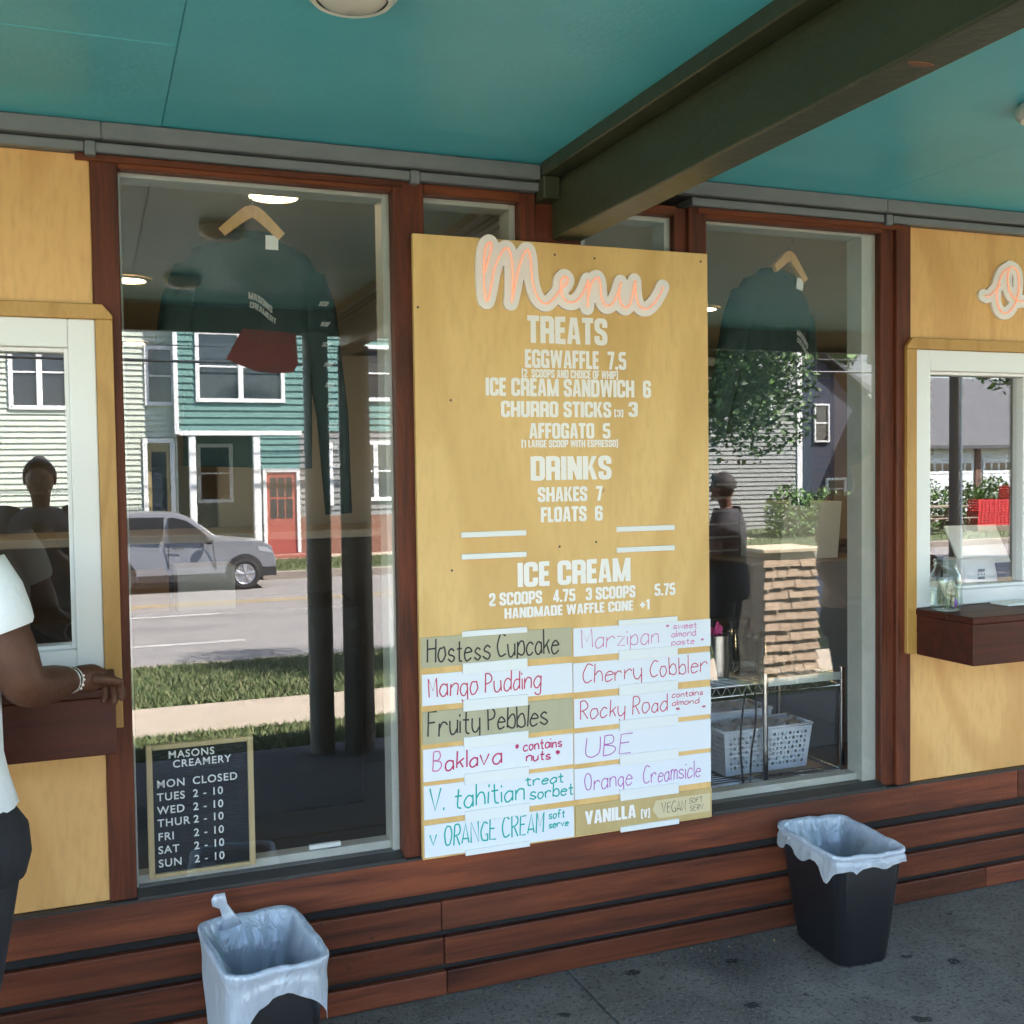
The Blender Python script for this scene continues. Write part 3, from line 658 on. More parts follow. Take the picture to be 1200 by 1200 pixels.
for c, z0, z1, m_, lab, tx in CARDS:
    x0, x1 = ((.926, 1.432), (1.438, 1.951))[c]
    dx = rg.uniform(-.002, .002); ti = rg.uniform(-.003, .003)
    me = MB().prism([(x0+dx, z0), (x1+dx, z0+ti), (x1+dx, z1+ti), (x0+dx, z1)], BY-.0042, BY-.0005)
    o = tag(me.build('flavour_card', m_), lab, 'card', 'flavour cards on the menu board')
    for s, a, b, zb, cp, ink, rr in tx:
        q = MB(); hand_mesh(q, s, a, b, zb, cp, BY-.0045, rr, rg); q.build('handwriting', INK[ink], o)
    if not tx:
        q = MB(); block_text(q, 'VANILLA', 1.472, 1.659, .491, .044, BY-.0048); block_text(q, '(V)', 1.678, 1.712, .486, .028, BY-.0048); q.build('lettering', TEXTW, o)
        MB().prism([(1.745, .476), (1.945, .476), (1.945, .538), (1.735, .538), (1.722, .507)], BY-.0049, BY-.0043).build('paper_strip', mat('paper_strip', (.60, .49, .30), .7), o)
        q = MB(); hand_mesh(q, 'VEGAN', 1.757, 1.849, .492, .034, BY-.0052, .0011, rg); hand_mesh(q, 'SOFT', 1.862, 1.915, .512, .018, BY-.0052, .0009, rg); hand_mesh(q, 'SERV.', 1.866, 1.921, .486, .018, BY-.0052, .0009, rg)
        q.build('handwriting', INK['k'], o)

# ------------------------------------------------------------------ neon signs (tube on a white outline board)
from_px = None
def sdf_slab(strokes, rad, x0, x1, z0, z1, y0, y1, step=.0035):
    nx = int((x1-x0)/step)+2; nz = int((z1-z0)/step)+2
    X, Z = np.meshgrid(x0+np.arange(nx)*step, z0+np.arange(nz)*step, indexing='ij')
    D = np.full(X.shape, 9.)
    for s in strokes:
        for (ax, az), (bx_, bz) in zip(s, s[1:]):
            dx, dz = bx_-ax, bz-az; L = dx*dx+dz*dz+1e-12
            t = np.clip(((X-ax)*dx+(Z-az)*dz)/L, 0, 1)
            D = np.minimum(D, np.hypot(X-ax-t*dx, Z-az-t*dz))
    D = D-rad; vid = {}; V = []; FF = []; edges = []
    def v(key, x, z):
        if key not in vid: vid[key] = len(V); V.append((x, z))
        return vid[key]
    for i in range(nx-1):
        for j in range(nz-1):
            cs = [(i, j), (i+1, j), (i+1, j+1), (i, j+1)]; d = [D[c] for c in cs]
            if min(d) > 0: continue
            poly = []
            for k in range(4):
                a, b = cs[k], cs[(k+1) % 4]; da, db = d[k], d[(k+1) % 4]
                if da <= 0: poly.append(v(a, X[a], Z[a]))
                if (da <= 0) != (db <= 0):
                    t = da/(da-db); t = min(.98, max(.02, t))
                    if a > b: key = ('e', b, a)
                    else: key = ('e', a, b)
                    poly.append(v(key, X[a]+(X[b]-X[a])*t, Z[a]+(Z[b]-Z[a])*t))
            if len(poly) > 2: FF.append(poly)
    cnt = {}
    for f in FF:
        for a, b in zip(f, f[1:]+f[:1]): cnt[(min(a, b), max(a, b))] = cnt.get((min(a, b), max(a, b)), 0)+1
    n = len(V); mb = MB()
    fs = [tuple(f) for f in FF] + [tuple(i+n for i in reversed(f)) for f in FF]
    for f in FF:
        for a, b in zip(f, f[1:]+f[:1]):
            if cnt[(min(a, b), max(a, b))] == 1: fs.append((b, a, a+n, b+n))
    mb.add([(x, y0, z) for x, z in V]+[(x, y1, z) for x, z in V], fs)
    return mb
NEON = mat('neon_tube_glow', (.90, .42, .28), .3, emit=((1, .42, .25), .03))
SIGNW = mat('sign_board_white', (.80, .74, .72), .35)
def neon(name, strokes, rad, y_front, lab):
    st = [catmull(s, 6) for s in strokes]
    xs = [a for s in st for a, b in s]; zs = [b for s in st for a, b in s]
    t = empty(name, (min(xs), y_front, min(zs)), lab, 'neon sign')
    sdf_slab(st, rad, min(xs)-rad-.01, max(xs)+rad+.01, min(zs)-rad-.01, max(zs)+rad+.01, y_front-.012, y_front-.0005).build('sign_board', SIGNW, t, autos=.6)
    mb = MB()
    for s in st: mb.tube([(a, y_front-.017, b) for a, b in s], .0031, 8)
    mb.build('neon_tube', NEON, t, smooth=True)
    ed = MB()
    return t
neon("neon_sign", [[(1.1458, 2.2615), (1.1625, 2.3148), (1.1715, 2.3485), (1.1613, 2.3565), (1.1478, 2.3313), (1.143, 2.2614), (1.1466, 2.1918), (1.1548, 2.1765), (1.1646, 2.2102), (1.1808, 2.2809), (1.2051, 2.3305), (1.2223, 2.3429), (1.2352, 2.3191), (1.239, 2.249), (1.2362, 2.1872), (1.2341, 2.1765), (1.2422, 2.2051), (1.2585, 2.2765), (1.2784, 2.3305), (1.2939, 2.3403), (1.3012, 2.3054), (1.3061, 2.2436), (1.3229, 2.1956), (1.3499, 2.1763), (1.3766, 2.1936), (1.3996, 2.2215), (1.4216, 2.2405), (1.4278, 2.257), (1.416, 2.2654), (1.4039, 2.2486), (1.4054, 2.2128), (1.4209, 2.1884), (1.4488, 2.186), (1.474, 2.207), (1.4915, 2.2395), (1.4998, 2.2581), (1.4993, 2.2173), (1.4967, 2.1718)], [(1.4968, 2.1764), (1.5034, 2.2265), (1.518, 2.259), (1.5343, 2.268), (1.5422, 2.2466), (1.5457, 2.2058), (1.5618, 2.1792), (1.5844, 2.1865), (1.6054, 2.2223), (1.6181, 2.2578)], [(1.6181, 2.2578), (1.6105, 2.2225), (1.6153, 2.1907), (1.6338, 2.1758), (1.6527, 2.1969), (1.6658, 2.2528), (1.6691, 2.2622), (1.6717, 2.2162), (1.686, 2.1817), (1.7123, 2.1764), (1.7389, 2.1961), (1.7626, 2.2297), (1.7734, 2.2508)]], .0245, BY, "pink lit script neon sign reading Menu on a white outline board")
neon("neon_sign", [[(3.1877, 2.2947), (3.206, 2.2912), (3.2342, 2.3109), (3.2668, 2.3395)], [(3.3122, 2.4049), (3.2765, 2.3834), (3.2526, 2.328), (3.25, 2.2738), (3.2701, 2.2367), (3.306, 2.2349), (3.3389, 2.2668), (3.3588, 2.3278), (3.3556, 2.3877), (3.3295, 2.408), (3.3122, 2.4049), (3.301, 2.3684), (3.3127, 2.3146), (3.349, 2.2836), (3.3926, 2.2823), (3.4217, 2.3034), (3.4361, 2.337), (3.4316, 2.35), (3.4435, 2.3319), (3.476, 2.328), (3.485, 2.3063), (3.4765, 2.2507), (3.4959, 2.2404), (3.5329, 2.2697)]], .0245, -.006, "pink script neon sign starting with a large O, cut by the right edge")
# ------------------------------------------------------------------ hours board behind the left pane
hb = empty('hours_board', (.274, .04, .4845), 'black felt opening hours board in pale wood frame standing inside left window', 'letter board')
FW = mat('pale_frame_wood', (.55, .42, .22), .5, noise=((30, 30, 5), (.47, .34, .17), 4, (.4, .7)))
x0, x1, z0, z1 = .124, .426, .487, .874
MB().box(x0, x0+.017, .030, .050, z0, z1).box(x1-.017, x1, .030, .050, z0, z1).box(x0+.017, x1-.017, .0305, .0495, z0, z0+.012).box(x0+.017, x1-.017, .0305, .0495, z1-.014, z1).build('frame', FW, hb, bevel=.0015)
fl = MB()
for i in range(50):
    zz = z0+.016+i*.0071; fl.box(x0+.017, x1-.017, .039, .048, zz, zz+.0056)
fl.box(x0+.017, x1-.017, .0415, .0485, z0+.012, z1-.016)
fl.build('felt', mat('black_felt', (.012, .013, .016), .95), hb)
ROWS = [('MASONS', .185, .825, .022), ('CREAMERY', .197, .797, .022)]
for dname, hrs, z in (('MON', 'CLOSED', .742), ('TUES', '2 - 10', .704), ('WED', '2 - 10', .665), ('THUR', '2 - 10', .628), ('FRI', '2 - 10', .588), ('SAT', '2 - 10', .549), ('SUN', '2 - 10', .510)):
    ROWS += [(dname, .151, z, .023), (hrs, .251, z, .023)]
for tx, x, z, h in ROWS:
    z += .006
    vs, fs = sans(tx, x, z, h, .0386, 1.14); MB().add(vs, fs).build('lettering', mat('board_letters', (.80, .80, .78), .4), hb)
tag(bx(.592, .690, .06, .075, .4965, .510).build('window_sensor', WHT, bevel=.002), 'small white plastic strip lying on the sill of the left window', 'sensor')

# ------------------------------------------------------------------ shirts on wooden hangers
def shirt(name, cx, yb, ztop, wsh, hem, sl, ang, tilt, lab, hlab, logo, sleeve_print):
    T = Matrix.Translation((cx, yb, ztop)) @ Matrix.Rotation(ang, 4, 'Z') @ Matrix.Rotation(tilt, 4, 'Y')
    T0 = T
    t = empty(name, (cx, yb, ztop), lab, 'shirt', 'shirts hanging in the shop windows')
    n = 32; mb = MB(); rings = []
    prof = [(-.004, .076, .048), (-.022, .090, .054), (-.040, wsh*.66, .047), (-.062, wsh*.88, .052), (-.10, wsh*1.0, .058), (-.18, wsh*.99, .066), (-.30, wsh*.97, .07), (-.45, wsh*.98, .072), (-hem, wsh*1.0, .075)]
    for z, a, b in prof:
        rr = []
        for k in range(n):
            th = 2*PI*k/n; c, s = math.cos(th), math.sin(th)
            sq = lambda v: math.copysign(abs(v)**.75, v)
            fold = .008*math.sin(th*7+z*9)*min(1, max(0, -z-.1)*4)
            rr.append((a*sq(c), (b+fold)*sq(s), z - (.035*abs(c)**2 if z > -.06 else 0)*0))
        rings.append(rr)
    mb.loft(rings, False, False)
    for sg in (-1, 1):
        pts = [(sg*wsh*.62, 0, -.125), (sg*wsh*.88, 0, -.150), (sg*(wsh+.004), .0, -.23), (sg*(wsh+.03), -.005, -.37), (sg*(wsh+.06), -.005, -.55), (sg*(wsh+.085), 0, -sl)]
        mb.tube(pts, [.045, .066, .064, .056, .05, .042], 14, True, .75)
    mb.build('fabric', SHIRT, t, smooth=True, T=T)
    MB().loft([[(a*math.cos(2*PI*k/24), b*math.sin(2*PI*k/24), z-.012*(math.sin(2*PI*k/24) < 0)) for k in range(24)] for a, b, z in ((.072, .045, -.004), (.080, .050, -.003), (.085, .055, -.018), (.076, .049, -.020))], False, False, True).build('collar', SHIRT, t, smooth=True, T=T)
    bx(.040, .078, -.066, -.063, -.060, -.018).build('care_tag', WHT, t, T=T)
    if logo:
        q = MB(); lx, lz, lw = logo
        wav = lambda x, z: (x, z+.006*math.sin((x-lx)*60)-(x-lx)*.5)
        block_text(q, 'MASONS', lx, lx+lw, lz, .020, -.085, fn=wav); block_text(q, 'CREAMERY', lx+.004, lx+lw+.012, lz-.026, .018, -.085, fn=wav)
        q.build('logo', mat('shirt_print', (.34, .34, .33), .7), t, T=T)
    if sleeve_print:
        q = MB()
        for i in range(9):
            zz = -.22-i*.062; xx = wsh+.02+.09*(-zz-.2)
            block_text(q, 'SCOOPS WAFFLE'.split()[i % 2][:3], xx-.016, xx+.010, zz, .014, -.062, fn=lambda x, z: (x+(z-zz)*.5, z))
        q.build('sleeve_print', MATS.get('shirt_print') or mat('shirt_print', (.62, .62, .60), .7), t, T=T)
    h = empty('hanger', (cx, yb, ztop), hlab, 'hanger', 'wooden hangers in the shop windows')
    hm = MB(); rings = []
    for k in range(21):                                # two straight arms rising to a rounded neck, square cut ends
        u = -1+2*k/20; x = u*.088; z = .056-.086*math.sqrt(u*u+.035)+.012
        hw = .0135+.006*(1-abs(u)); sl_ = -.086*u/math.sqrt(u*u+.035)/.088; L = math.hypot(1, sl_); nx_, nz_ = -sl_/L, 1/L; th = .008; yy = -.062+.012*(1-abs(u))
        rings.append([(x+nx_*hw, yy-th, z+nz_*hw), (x+nx_*hw, yy+th, z+nz_*hw), (x-nx_*hw, yy+th, z-nz_*hw), (x-nx_*hw, yy-th, z-nz_*hw)])
    hm.loft(rings).build('bar', WOODH, h, bevel=.003, seg=2, T=T, smooth=False)
    hk = [(0, -.050, .07)] + [(0+.016*math.sin(a)*1.0, -.050, .112-.016*math.cos(a)) for a in np.linspace(.0, PI*1.4, 10)]
    MB().tube(hk, .0016, 6).build('hook', STEEL, h, T=T)
    top = T @ Vector((.0, -.050, .125))
    MB().tube([(top.x, top.y, top.z), (top.x, top.y, 2.6)], .0008, 5).build('hanging_line', WHT, h)
shirt('long_sleeve_shirt', .477, .19, 2.392, .195, .72, .86, R(-6), R(2), 'dark long sleeved shirt with white chest print hanging in the left window', 'pale wooden hanger holding the shirt in the left window', (-.008, -.215, .070), True)
shirt('long_sleeve_shirt', 2.395, .19, 2.375, .185, .70, .84, R(16), R(9), 'dark long sleeved shirt with white chest print hanging in the right window', 'pale wooden hanger holding the shirt in the right window', (.045, -.235, .070), False)
# ------------------------------------------------------------------ waste bins with white liners
def liner_mat():
    m = bpy.data.materials.new('white_bin_liner'); m.use_nodes = True; t = m.node_tree; t.nodes.clear()
    o = t.nodes.new('ShaderNodeOutputMaterial'); d = t.nodes.new('ShaderNodeBsdfDiffuse'); d.inputs[0].default_value = (.74, .77, .83, 1)
    tr = t.nodes.new('ShaderNodeBsdfTranslucent'); tr.inputs[0].default_value = (.62, .72, .90, 1)  # film colours lean blue to carry the tint of the sky light
    g = t.nodes.new('ShaderNodeBsdfGlossy'); g.inputs['Roughness'].default_value = .28; g.inputs[0].default_value = (.9, .93, 1, 1)
    a = t.nodes.new('ShaderNodeMixShader'); a.inputs[0].default_value = .50; b = t.nodes.new('ShaderNodeMixShader'); b.inputs[0].default_value = .10
    tc = t.nodes.new('ShaderNodeTexCoord'); n = t.nodes.new('ShaderNodeTexNoise'); n.inputs['Scale'].default_value = 17; n.inputs['Detail'].default_value = 4; n.inputs['Distortion'].default_value = 2.6
    mp = t.nodes.new('ShaderNodeMapping'); mp.inputs['Scale'].default_value = (1, 1, .38)
    bp = t.nodes.new('ShaderNodeBump'); bp.inputs['Strength'].default_value = .55; bp.inputs['Distance'].default_value = .02
    t.links.new(tc.outputs['Object'], mp.inputs[0]); t.links.new(mp.outputs[0], n.inputs[0]); t.links.new(n.outputs[0], bp.inputs['Height'])
    for s in (d, tr, g): t.links.new(bp.outputs[0], s.inputs['Normal'])
    t.links.new(d.outputs[0], a.inputs[1]); t.links.new(tr.outputs[0], a.inputs[2]); t.links.new(a.outputs[0], b.inputs[1]); t.links.new(g.outputs[0], b.inputs[2]); t.links.new(b.outputs[0], o.inputs[0])
    return m
LINER = liner_mat()
def rrect(w, d, rad, n=12):
    o = []
    for cx, cy, a0 in ((w/2-rad, d/2-rad, 0), (-w/2+rad, d/2-rad, PI/2), (-w/2+rad, -d/2+rad, PI), (w/2-rad, -d/2+rad, 1.5*PI)):
        for k in range(n): a = a0+PI/2*k/(n-1); o.append((cx+rad*math.cos(a), cy+rad*math.sin(a)))
    # subdivide the long sides
    out = []
    for i, p in enumerate(o):
        q = o[(i+1) % len(o)]; L = math.hypot(q[0]-p[0], q[1]-p[1]); out.append(p)
        k = 1 if L < 1e-6 else (14 if i % (2*n) == n-1 else (20 if i % n == n-1 else 1))
        for j in range(1, k): out.append((p[0]+(q[0]-p[0])*j/k, p[1]+(q[1]-p[1])*j/k))
    return out
def bin_(loc, top_shift, rot, H, lab, hem, seed, knot):
    t = empty('waste_bin', loc, lab, 'waste bin', 'black waste bins with white liners')
    T = Matrix.Translation(loc) @ Matrix.Rotation(rot, 4, 'Z')
    mb = MB(); rings = []
    sh = lambda z: (top_shift[0]*z/H, top_shift[1]*z/H)
    for z, f in ((.0, -.012), (.004, -.004), (.012, 0), (H-.03, 0), (H-.028, -.001), (H-.008, .0), (H-.004, -.001), (H-.006, -.003), (H-.03, -.004), (.03, -.004)):
        k = max(0, z)/H; w, d = .195+.065*k+2*f, .285+.09*k+2*f
        rings.append([(x+sh(z)[0], y+sh(z)[1], z) for x, y in rrect(w, d, .045)])
    mb.loft(rings).build('body', BLACKP, t, autos=.6, T=T)
    rg = random.Random(seed); ph = [rg.uniform(0, 6.28) for _ in range(8)]
    def pleat(a, amp):                                  # long soft folds that fan down from the rim
        return amp*(abs(math.sin(a*4.5+ph[0]))**.6*.7+abs(math.sin(a*8+ph[1]))**.5*.45+.3*math.sin(a*17+ph[2])-.75)
    def rip(a, z, amp): return amp*(math.sin(a*5+ph[3]+z*14)*.5+math.sin(a*9+ph[4]-z*22)*.35+math.sin(a*16+ph[5]+z*35)*.2)
    L = MB(); rings = []
    base = rrect(.262, .377, .05)
    angs = [math.atan2(y/.375, x/.26) for x, y in base]
    NI, NO = 12, 12
    for i in range(NI+5+NO):
        rr = []
        for (x, y), a in zip(base, angs):
            r = math.hypot(x, y); ux_, uy_ = x/r, y/r
            if i < NI:                                  # inside, from the bottom up
                k = i/(NI-1); z = .10+(H-.010-.10)*k; off = -.026*(1-k)-.022*min(1, (1-k)*6)-.011 + pleat(a+(1-k)*.15, .022*(1-k*.85)+.001)
                sc = 1-.22*(1-z/H)
            elif i < NI+5:                              # over the rim: a soft rolled band
                j = i-NI; z = H+(.004, .010, .012, .009, .0)[j]+rip(a, 0, .0035); off = (-.010, -.002, .006, .012, .013)[j]+rip(a, .2, .002); sc = 1
            else:                                       # down outside to the hem
                k = (i-NI-4)/NO; hh = hem(x, y, a)
                z = H-hh*k+rip(a*1.3, .5, .004)*k; off = .013-.006*math.sin(min(1, k*2.2)*PI)+.004*k+pleat(a*1.4, .007*k)+rip(a, z, .004*k)
                sc = 1-.17*(H-z)/H
            rr.append((x*sc+ux_*off+sh(z)[0], y*sc+uy_*off+sh(z)[1], z))
        rings.append(rr)
    L.loft(rings, True, False)
    if knot:
        kx, ky, kz = knot
        L.tube([(kx, ky, H-.015), (kx-.005, ky+.004, H+.02), (kx-.016, ky+.006, H+.045), (kx-.03, ky+.004, H+.068), (kx-.045, ky, H+.078)], [.034, .017, .012, .024, .010], 12, True, .4)
    L.build('liner', LINER, t, smooth=True, T=T)
    return t
def hemL(x, y, a):    # hangs deep at both sides, drawn up in an arc across the front
    u = x/.131
    if y < -.135: d = .062+.19*min(1, abs(u))**2.6*(1 if u < 0 else .62)
    elif x < -.08: d = .252
    elif x > .08: d = .155-.04*max(0, y)/.19
    else: d = .15
    return d+.006*math.sin(a*9)
def hemR(x, y, a):    # short and tidy, bunched at the front left
    u = y/.19
    if x < -.08: return .052+.016*math.sin(u*9+1)+.030*math.exp(-((u+.62)/.16)**2)
    return .034+.006*math.sin(a*8)+.022*math.exp(-((x+.10)/.03)**2)*(y < 0)
bin_((.405, -.275, 0), (-.010, -.005), R(6), .385, 'black waste bin with low hanging white bag knotted at one corner', hemL, 3, (-.055, .172, 0))
bin_((2.352, -.225, 0), (-.026, -.030), R(-4), .395, 'black waste bin with neat short white liner, standing near the right window', hemR, 9, None)
lf = MB()
for k in range(7):
    a = k*.9; lf.add([(2.71+.02*k % .05, -.83, .002), (2.73+.025*math.cos(a), -.83+.025*math.sin(a), .02), (2.715+.03*math.cos(a+.6), -.82+.03*math.sin(a+.6), .012)], [(0, 1, 2)])
#LEAF

# ------------------------------------------------------------------ people
def skin_obj(name, chains, m, parent, sub=2, T=None):
    """chains: list of (points, radii, links) ; each chain is one skinned tree"""
    vs, es, rs, roots = [], [], [], []
    for pts, rad, links in chains:
        n = len(vs); roots.append(n); vs += [tuple(p) for p in pts]; rs += list(rad); es += [(a+n, b+n) for a, b in links]
    me = bpy.data.meshes.new(name); me.from_pydata(vs, es, []); me.update()
    o = bpy.data.objects.new(name, me); COL.objects.link(o)
    sk = o.modifiers.new('skin', 'SKIN'); sk.use_smooth_shade = True; sk.branch_smoothing = .6
    lay = me.skin_vertices[0].data if me.skin_vertices else None
    if lay is None:
        bm = bmesh.new(); bm.from_mesh(me); bm.verts.layers.skin.verify(); bm.to_mesh(me); bm.free(); lay = me.skin_vertices[0].data
    for i, r in enumerate(rs):
        lay[i].radius = (r, r) if not isinstance(r, tuple) else r
        lay[i].use_root = i in roots
    sd = o.modifiers.new('sub', 'SUBSURF'); sd.levels = sub; sd.render_levels = sub
    dg = bpy.context.evaluated_depsgraph_get(); dg.update()
    nm = bpy.data.meshes.new_from_object(o.evaluated_get(dg)); o.modifiers.clear(); old = o.data; o.data = nm; bpy.data.meshes.remove(old)
    nm.name = name
    if T is not None: nm.transform(T)
    nm.materials.clear(); nm.materials.append(m)
    for p in nm.polygons: p.use_smooth = True
    if parent is not None: adopt(o, parent)
    return o
def hand_chains(wrist, d, up, side, curl=.35, s=1.):
    """d: pointing direction, up: back of the hand, side: +1 thumb along d x up"""
    d = Vector(d).normalized(); up = Vector(up); up = (up-d*up.dot(d)).normalized(); lat = d.cross(up)*side
    wv = Vector(wrist); ch = []
    ch.append(([wv-d*.02*s, wv+d*.030*s+lat*.006*s, wv+d*.075*s], [.026*s, (.033*s), .030*s], [(0, 1), (1, 2)]))
    for k, (off, ln) in enumerate(((.030, .070), (.010, .080), (-.011, .074), (-.030, .058))):
        b = wv+d*.068*s+lat*off*s; c = curl*(1+.12*k)
        p1 = b+(d*math.cos(c)-up*math.sin(c))*ln*.45*s; p2 = p1+(d*math.cos(c*2.3)-up*math.sin(c*2.3))*ln*.32*s; p3 = p2+(d*math.cos(c*3.2)-up*math.sin(c*3.2))*ln*.26*s
        ch.append(([b-d*.018*s, b, p1, p2, p3], [.0105*s, .0105*s, .0092*s, .0085*s, .0070*s], [(0, 1), (1, 2), (2, 3), (3, 4)]))
    tb = wv+d*.022*s+lat*.026*s
    ch.append(([tb-lat*.012*s, tb+lat*.010*s+d*.012*s, tb+lat*.022*s+d*.042*s-up*.006*s, tb+lat*.020*s+d*.068*s-up*.012*s], [.014*s, .0125*s, .0105*s, .0085*s], [(0, 1), (1, 2), (2, 3)]))
    return ch
def person(loc, face, H, lab, skinm, topm, botm, hairm, arms, sleeve=.55, build=1., hair='short', hip_push=0, arm=1.):
    """face: heading in radians (0 = looks to +y). arms: per side (elbow, wrist, hand dir, back-of-hand) in the person's own frame, +x their right"""
    t = empty('person', loc, lab, 'person')
    k = H/1.75
    T = Matrix.Translation(loc) @ Matrix.Rotation(face, 4, 'Z')
    B = build
    pts = [(0, 0, .93), (0, 0, 1.08), (0, -.01, 1.25), (0, -.015, 1.40), (0, -.005, 1.49), (0, .015, 1.56), (0, .025, 1.65)]
    rad = [.13*B, .12*B, .13*B, .11*B, .055, .062, .080]
    lk = [(0, 1), (1, 2), (2, 3), (3, 4), (4, 5), (5, 6)]
    pts = [Vector(p)*k for p in pts]; 
    chains = []
    for s, side in ((1, 'R'), (-1, 'L')):
        n = len(pts)
        pts += [Vector((s*.09, 0, .88))*k, Vector((s*.10, .02, .50))*k, Vector((s*.10, -.02, .09))*k, Vector((s*.105, .03, .04))*k, Vector((s*.115, .16, .03))*k]
        rad += [.09*B, .058*B, .042, .042, .034]; lk += [(0, n), (n, n+1), (n+1, n+2), (n+2, n+3), (n+3, n+4)]
        n = len(pts); e, w_, hd, hu = arms[side]
        sh = Vector((s*.175*B**.5, -.01, 1.415))*k
        e, w_ = Vector(e), Vector(w_)
        pts += [sh, (sh+e)/2, e, (e+w_)/2+(e-w_)*.12, w_]; rad += [.056*B, .050*B*arm, .041*B*arm, .042*B*arm, .027*arm]
        lk += [(3, n), (n, n+1), (n+1, n+2), (n+2, n+3), (n+3, n+4)]
        chains += hand_chains(w_, hd, hu, s if hu[2] > 0 else s, curl=.5, s=1.16)
    body = skin_obj('body', [(pts, rad, lk)]+chains, skinm, t, T=T)
    # head details on the same figure: nose, ears, brows as children of the person
    hc = Vector((0, .028, 1.655))*k
    f = MB(); f.ball((0, hc.y, hc.z), (.076*k, .094*k, .115*k), 20, 14); f.ball((0, hc.y+.092*k, hc.z-.018*k), (.013, .02, .022)); f.ball((0, hc.y+.075*k, hc.z-.085*k), (.03, .02, .018))
    for s in (-1, 1): f.ball((s*.078*k, hc.y-.008, hc.z-.012), (.010, .018, .031))
    f.ball((0, hc.y+.087*k, hc.z-.052*k), (.026, .010, .005)); f.ball((0, hc.y+.085*k, hc.z-.064*k), (.022, .010, .006))
    f.build('head', skinm, t, smooth=True, T=T)
    ey = MB()
    for s in (-1, 1): ey.ball((s*.031*k, hc.y+.083*k, hc.z+.008*k), (.012, .010, .007))
    ey.build('eyes', mat('eye', (.05, .04, .04), .2), t, smooth=True, T=T)
    hr = MB(); rings = []
    for i in range(10):
        a = i/9; z = hc.z+.125*k-a*.135*k; q = math.sin(min(1, .15+a*1.1)*PI/2)
        rr = []
        for j in range(24):
            th = 2*PI*j/24; front = max(0, math.sin(th)); r1 = q*(1+.02*math.sin(th*9+i*2))
            zz = z + (.09*k*front**1.5*a if a > .3 else 0)
            rr.append((.088*k*r1*math.cos(th), hc.y-.012*k+.102*k*r1*math.sin(th), zz))
        rings.append(rr)
    hr.loft(rings, True, False)
    if hair == 'bun': hr.ball((0, hc.y-.06*k, hc.z+.13*k), (.055, .055, .05))
    if hair == 'curly':
        q = random.Random(5)
        for i in range(90):
            th = q.uniform(0, 2*PI); u = q.uniform(.0, 1.2)
            if math.sin(th) > .3 and u > .75: continue
            hr.ball((.086*k*math.cos(th)*math.sin(u*1.3+.1), hc.y-.012+.10*k*math.sin(th)*math.sin(u*1.3+.1), hc.z+.02+.115*k*math.cos(u*1.3)), q.uniform(.014, .024), 7, 5)
    if hair == 'curly': hr.ball((0, hc.y+.055*k, hc.z-.082*k), (.062*k, .050*k, .052*k), 16, 10)
    hr.build('hair', hairm, t, smooth=True, T=T)
    # shirt
    sm = MB(); rings = []
    for z, a, b, dx in ((.925, .200, .150, 0), (.95, .198, .146, 0), (1.05, .182, .132, 0), (1.18, .186, .130, 0), (1.30, .198, .130, 0), (1.38, .200, .115, 0), (1.43, .180, .095, 0), (1.465, .125, .080, 0), (1.490, .075, .068, 0)):
        rr = []
        for j in range(40):
            th = 2*PI*j/40; fold = 1+.018*math.sin(th*6+z*14)*(1.5-z)*2+.010*math.sin(th*13-z*22)
            rr.append((a*B*k*math.cos(th)*fold+dx+hip_push*max(0, 1.0-z)*3, b*B*k*math.sin(th)*fold-.01, z*k))
        rings.append(rr)
    sm.loft(rings, False, False)
    for s, side in ((1, 'R'), (-1, 'L')):
        e = Vector(arms[side][0]); sh = Vector((s*.165*B**.5, -.01, 1.425))*k; L = [sh+(e-sh)*q for q in (-.18, .1, .3, sleeve, sleeve+.04)]
        sm.tube(L, [.058*B, .070*B, .069*B, .066*B, .060*B], 18, False)
    sm.build('t_shirt', topm, t, smooth=True, T=T)
    pm = MB(); rings = []
    for z, a, b in ((.99, .150, .118), (.95, .172, .135), (.88, .196, .150), (.82, .200, .145), (.77, .188, .13)):
        rings.append([((a*B*k)*math.cos(2*PI*j/32)+hip_push*(1 if z < .93 else .5), b*B*k*math.sin(2*PI*j/32)-.015, z*k) for j in range(32)])
    pm.loft(rings)
    for s in (-1, 1): pm.tube([Vector((s*.095, 0, .84))*k+Vector((hip_push*.8, 0, 0)), Vector((s*.098, .015, .65))*k+Vector((hip_push*.3, 0, 0)), Vector((s*.10, .02, .48))*k, Vector((s*.10, -.01, .25))*k, Vector((s*.10, -.02, .10))*k], [.108*B, .092*B, .072*B, .062*B, .05], 18, True)
    pm.build('trousers', botm, t, smooth=True, T=T)
    sh_ = MB()
    for s in (-1, 1): sh_.tube([Vector((s*.105, -.06, .05))*k, Vector((s*.105, .02, .058))*k, Vector((s*.113, .12, .042))*k, Vector((s*.118, .20, .034))*k], [.035, .047, .045, .030], 14, True, .85)
    sh_.build('shoes', mat('dark_shoe', (.03, .03, .03), .6), t, smooth=True, T=T)
    return t, T
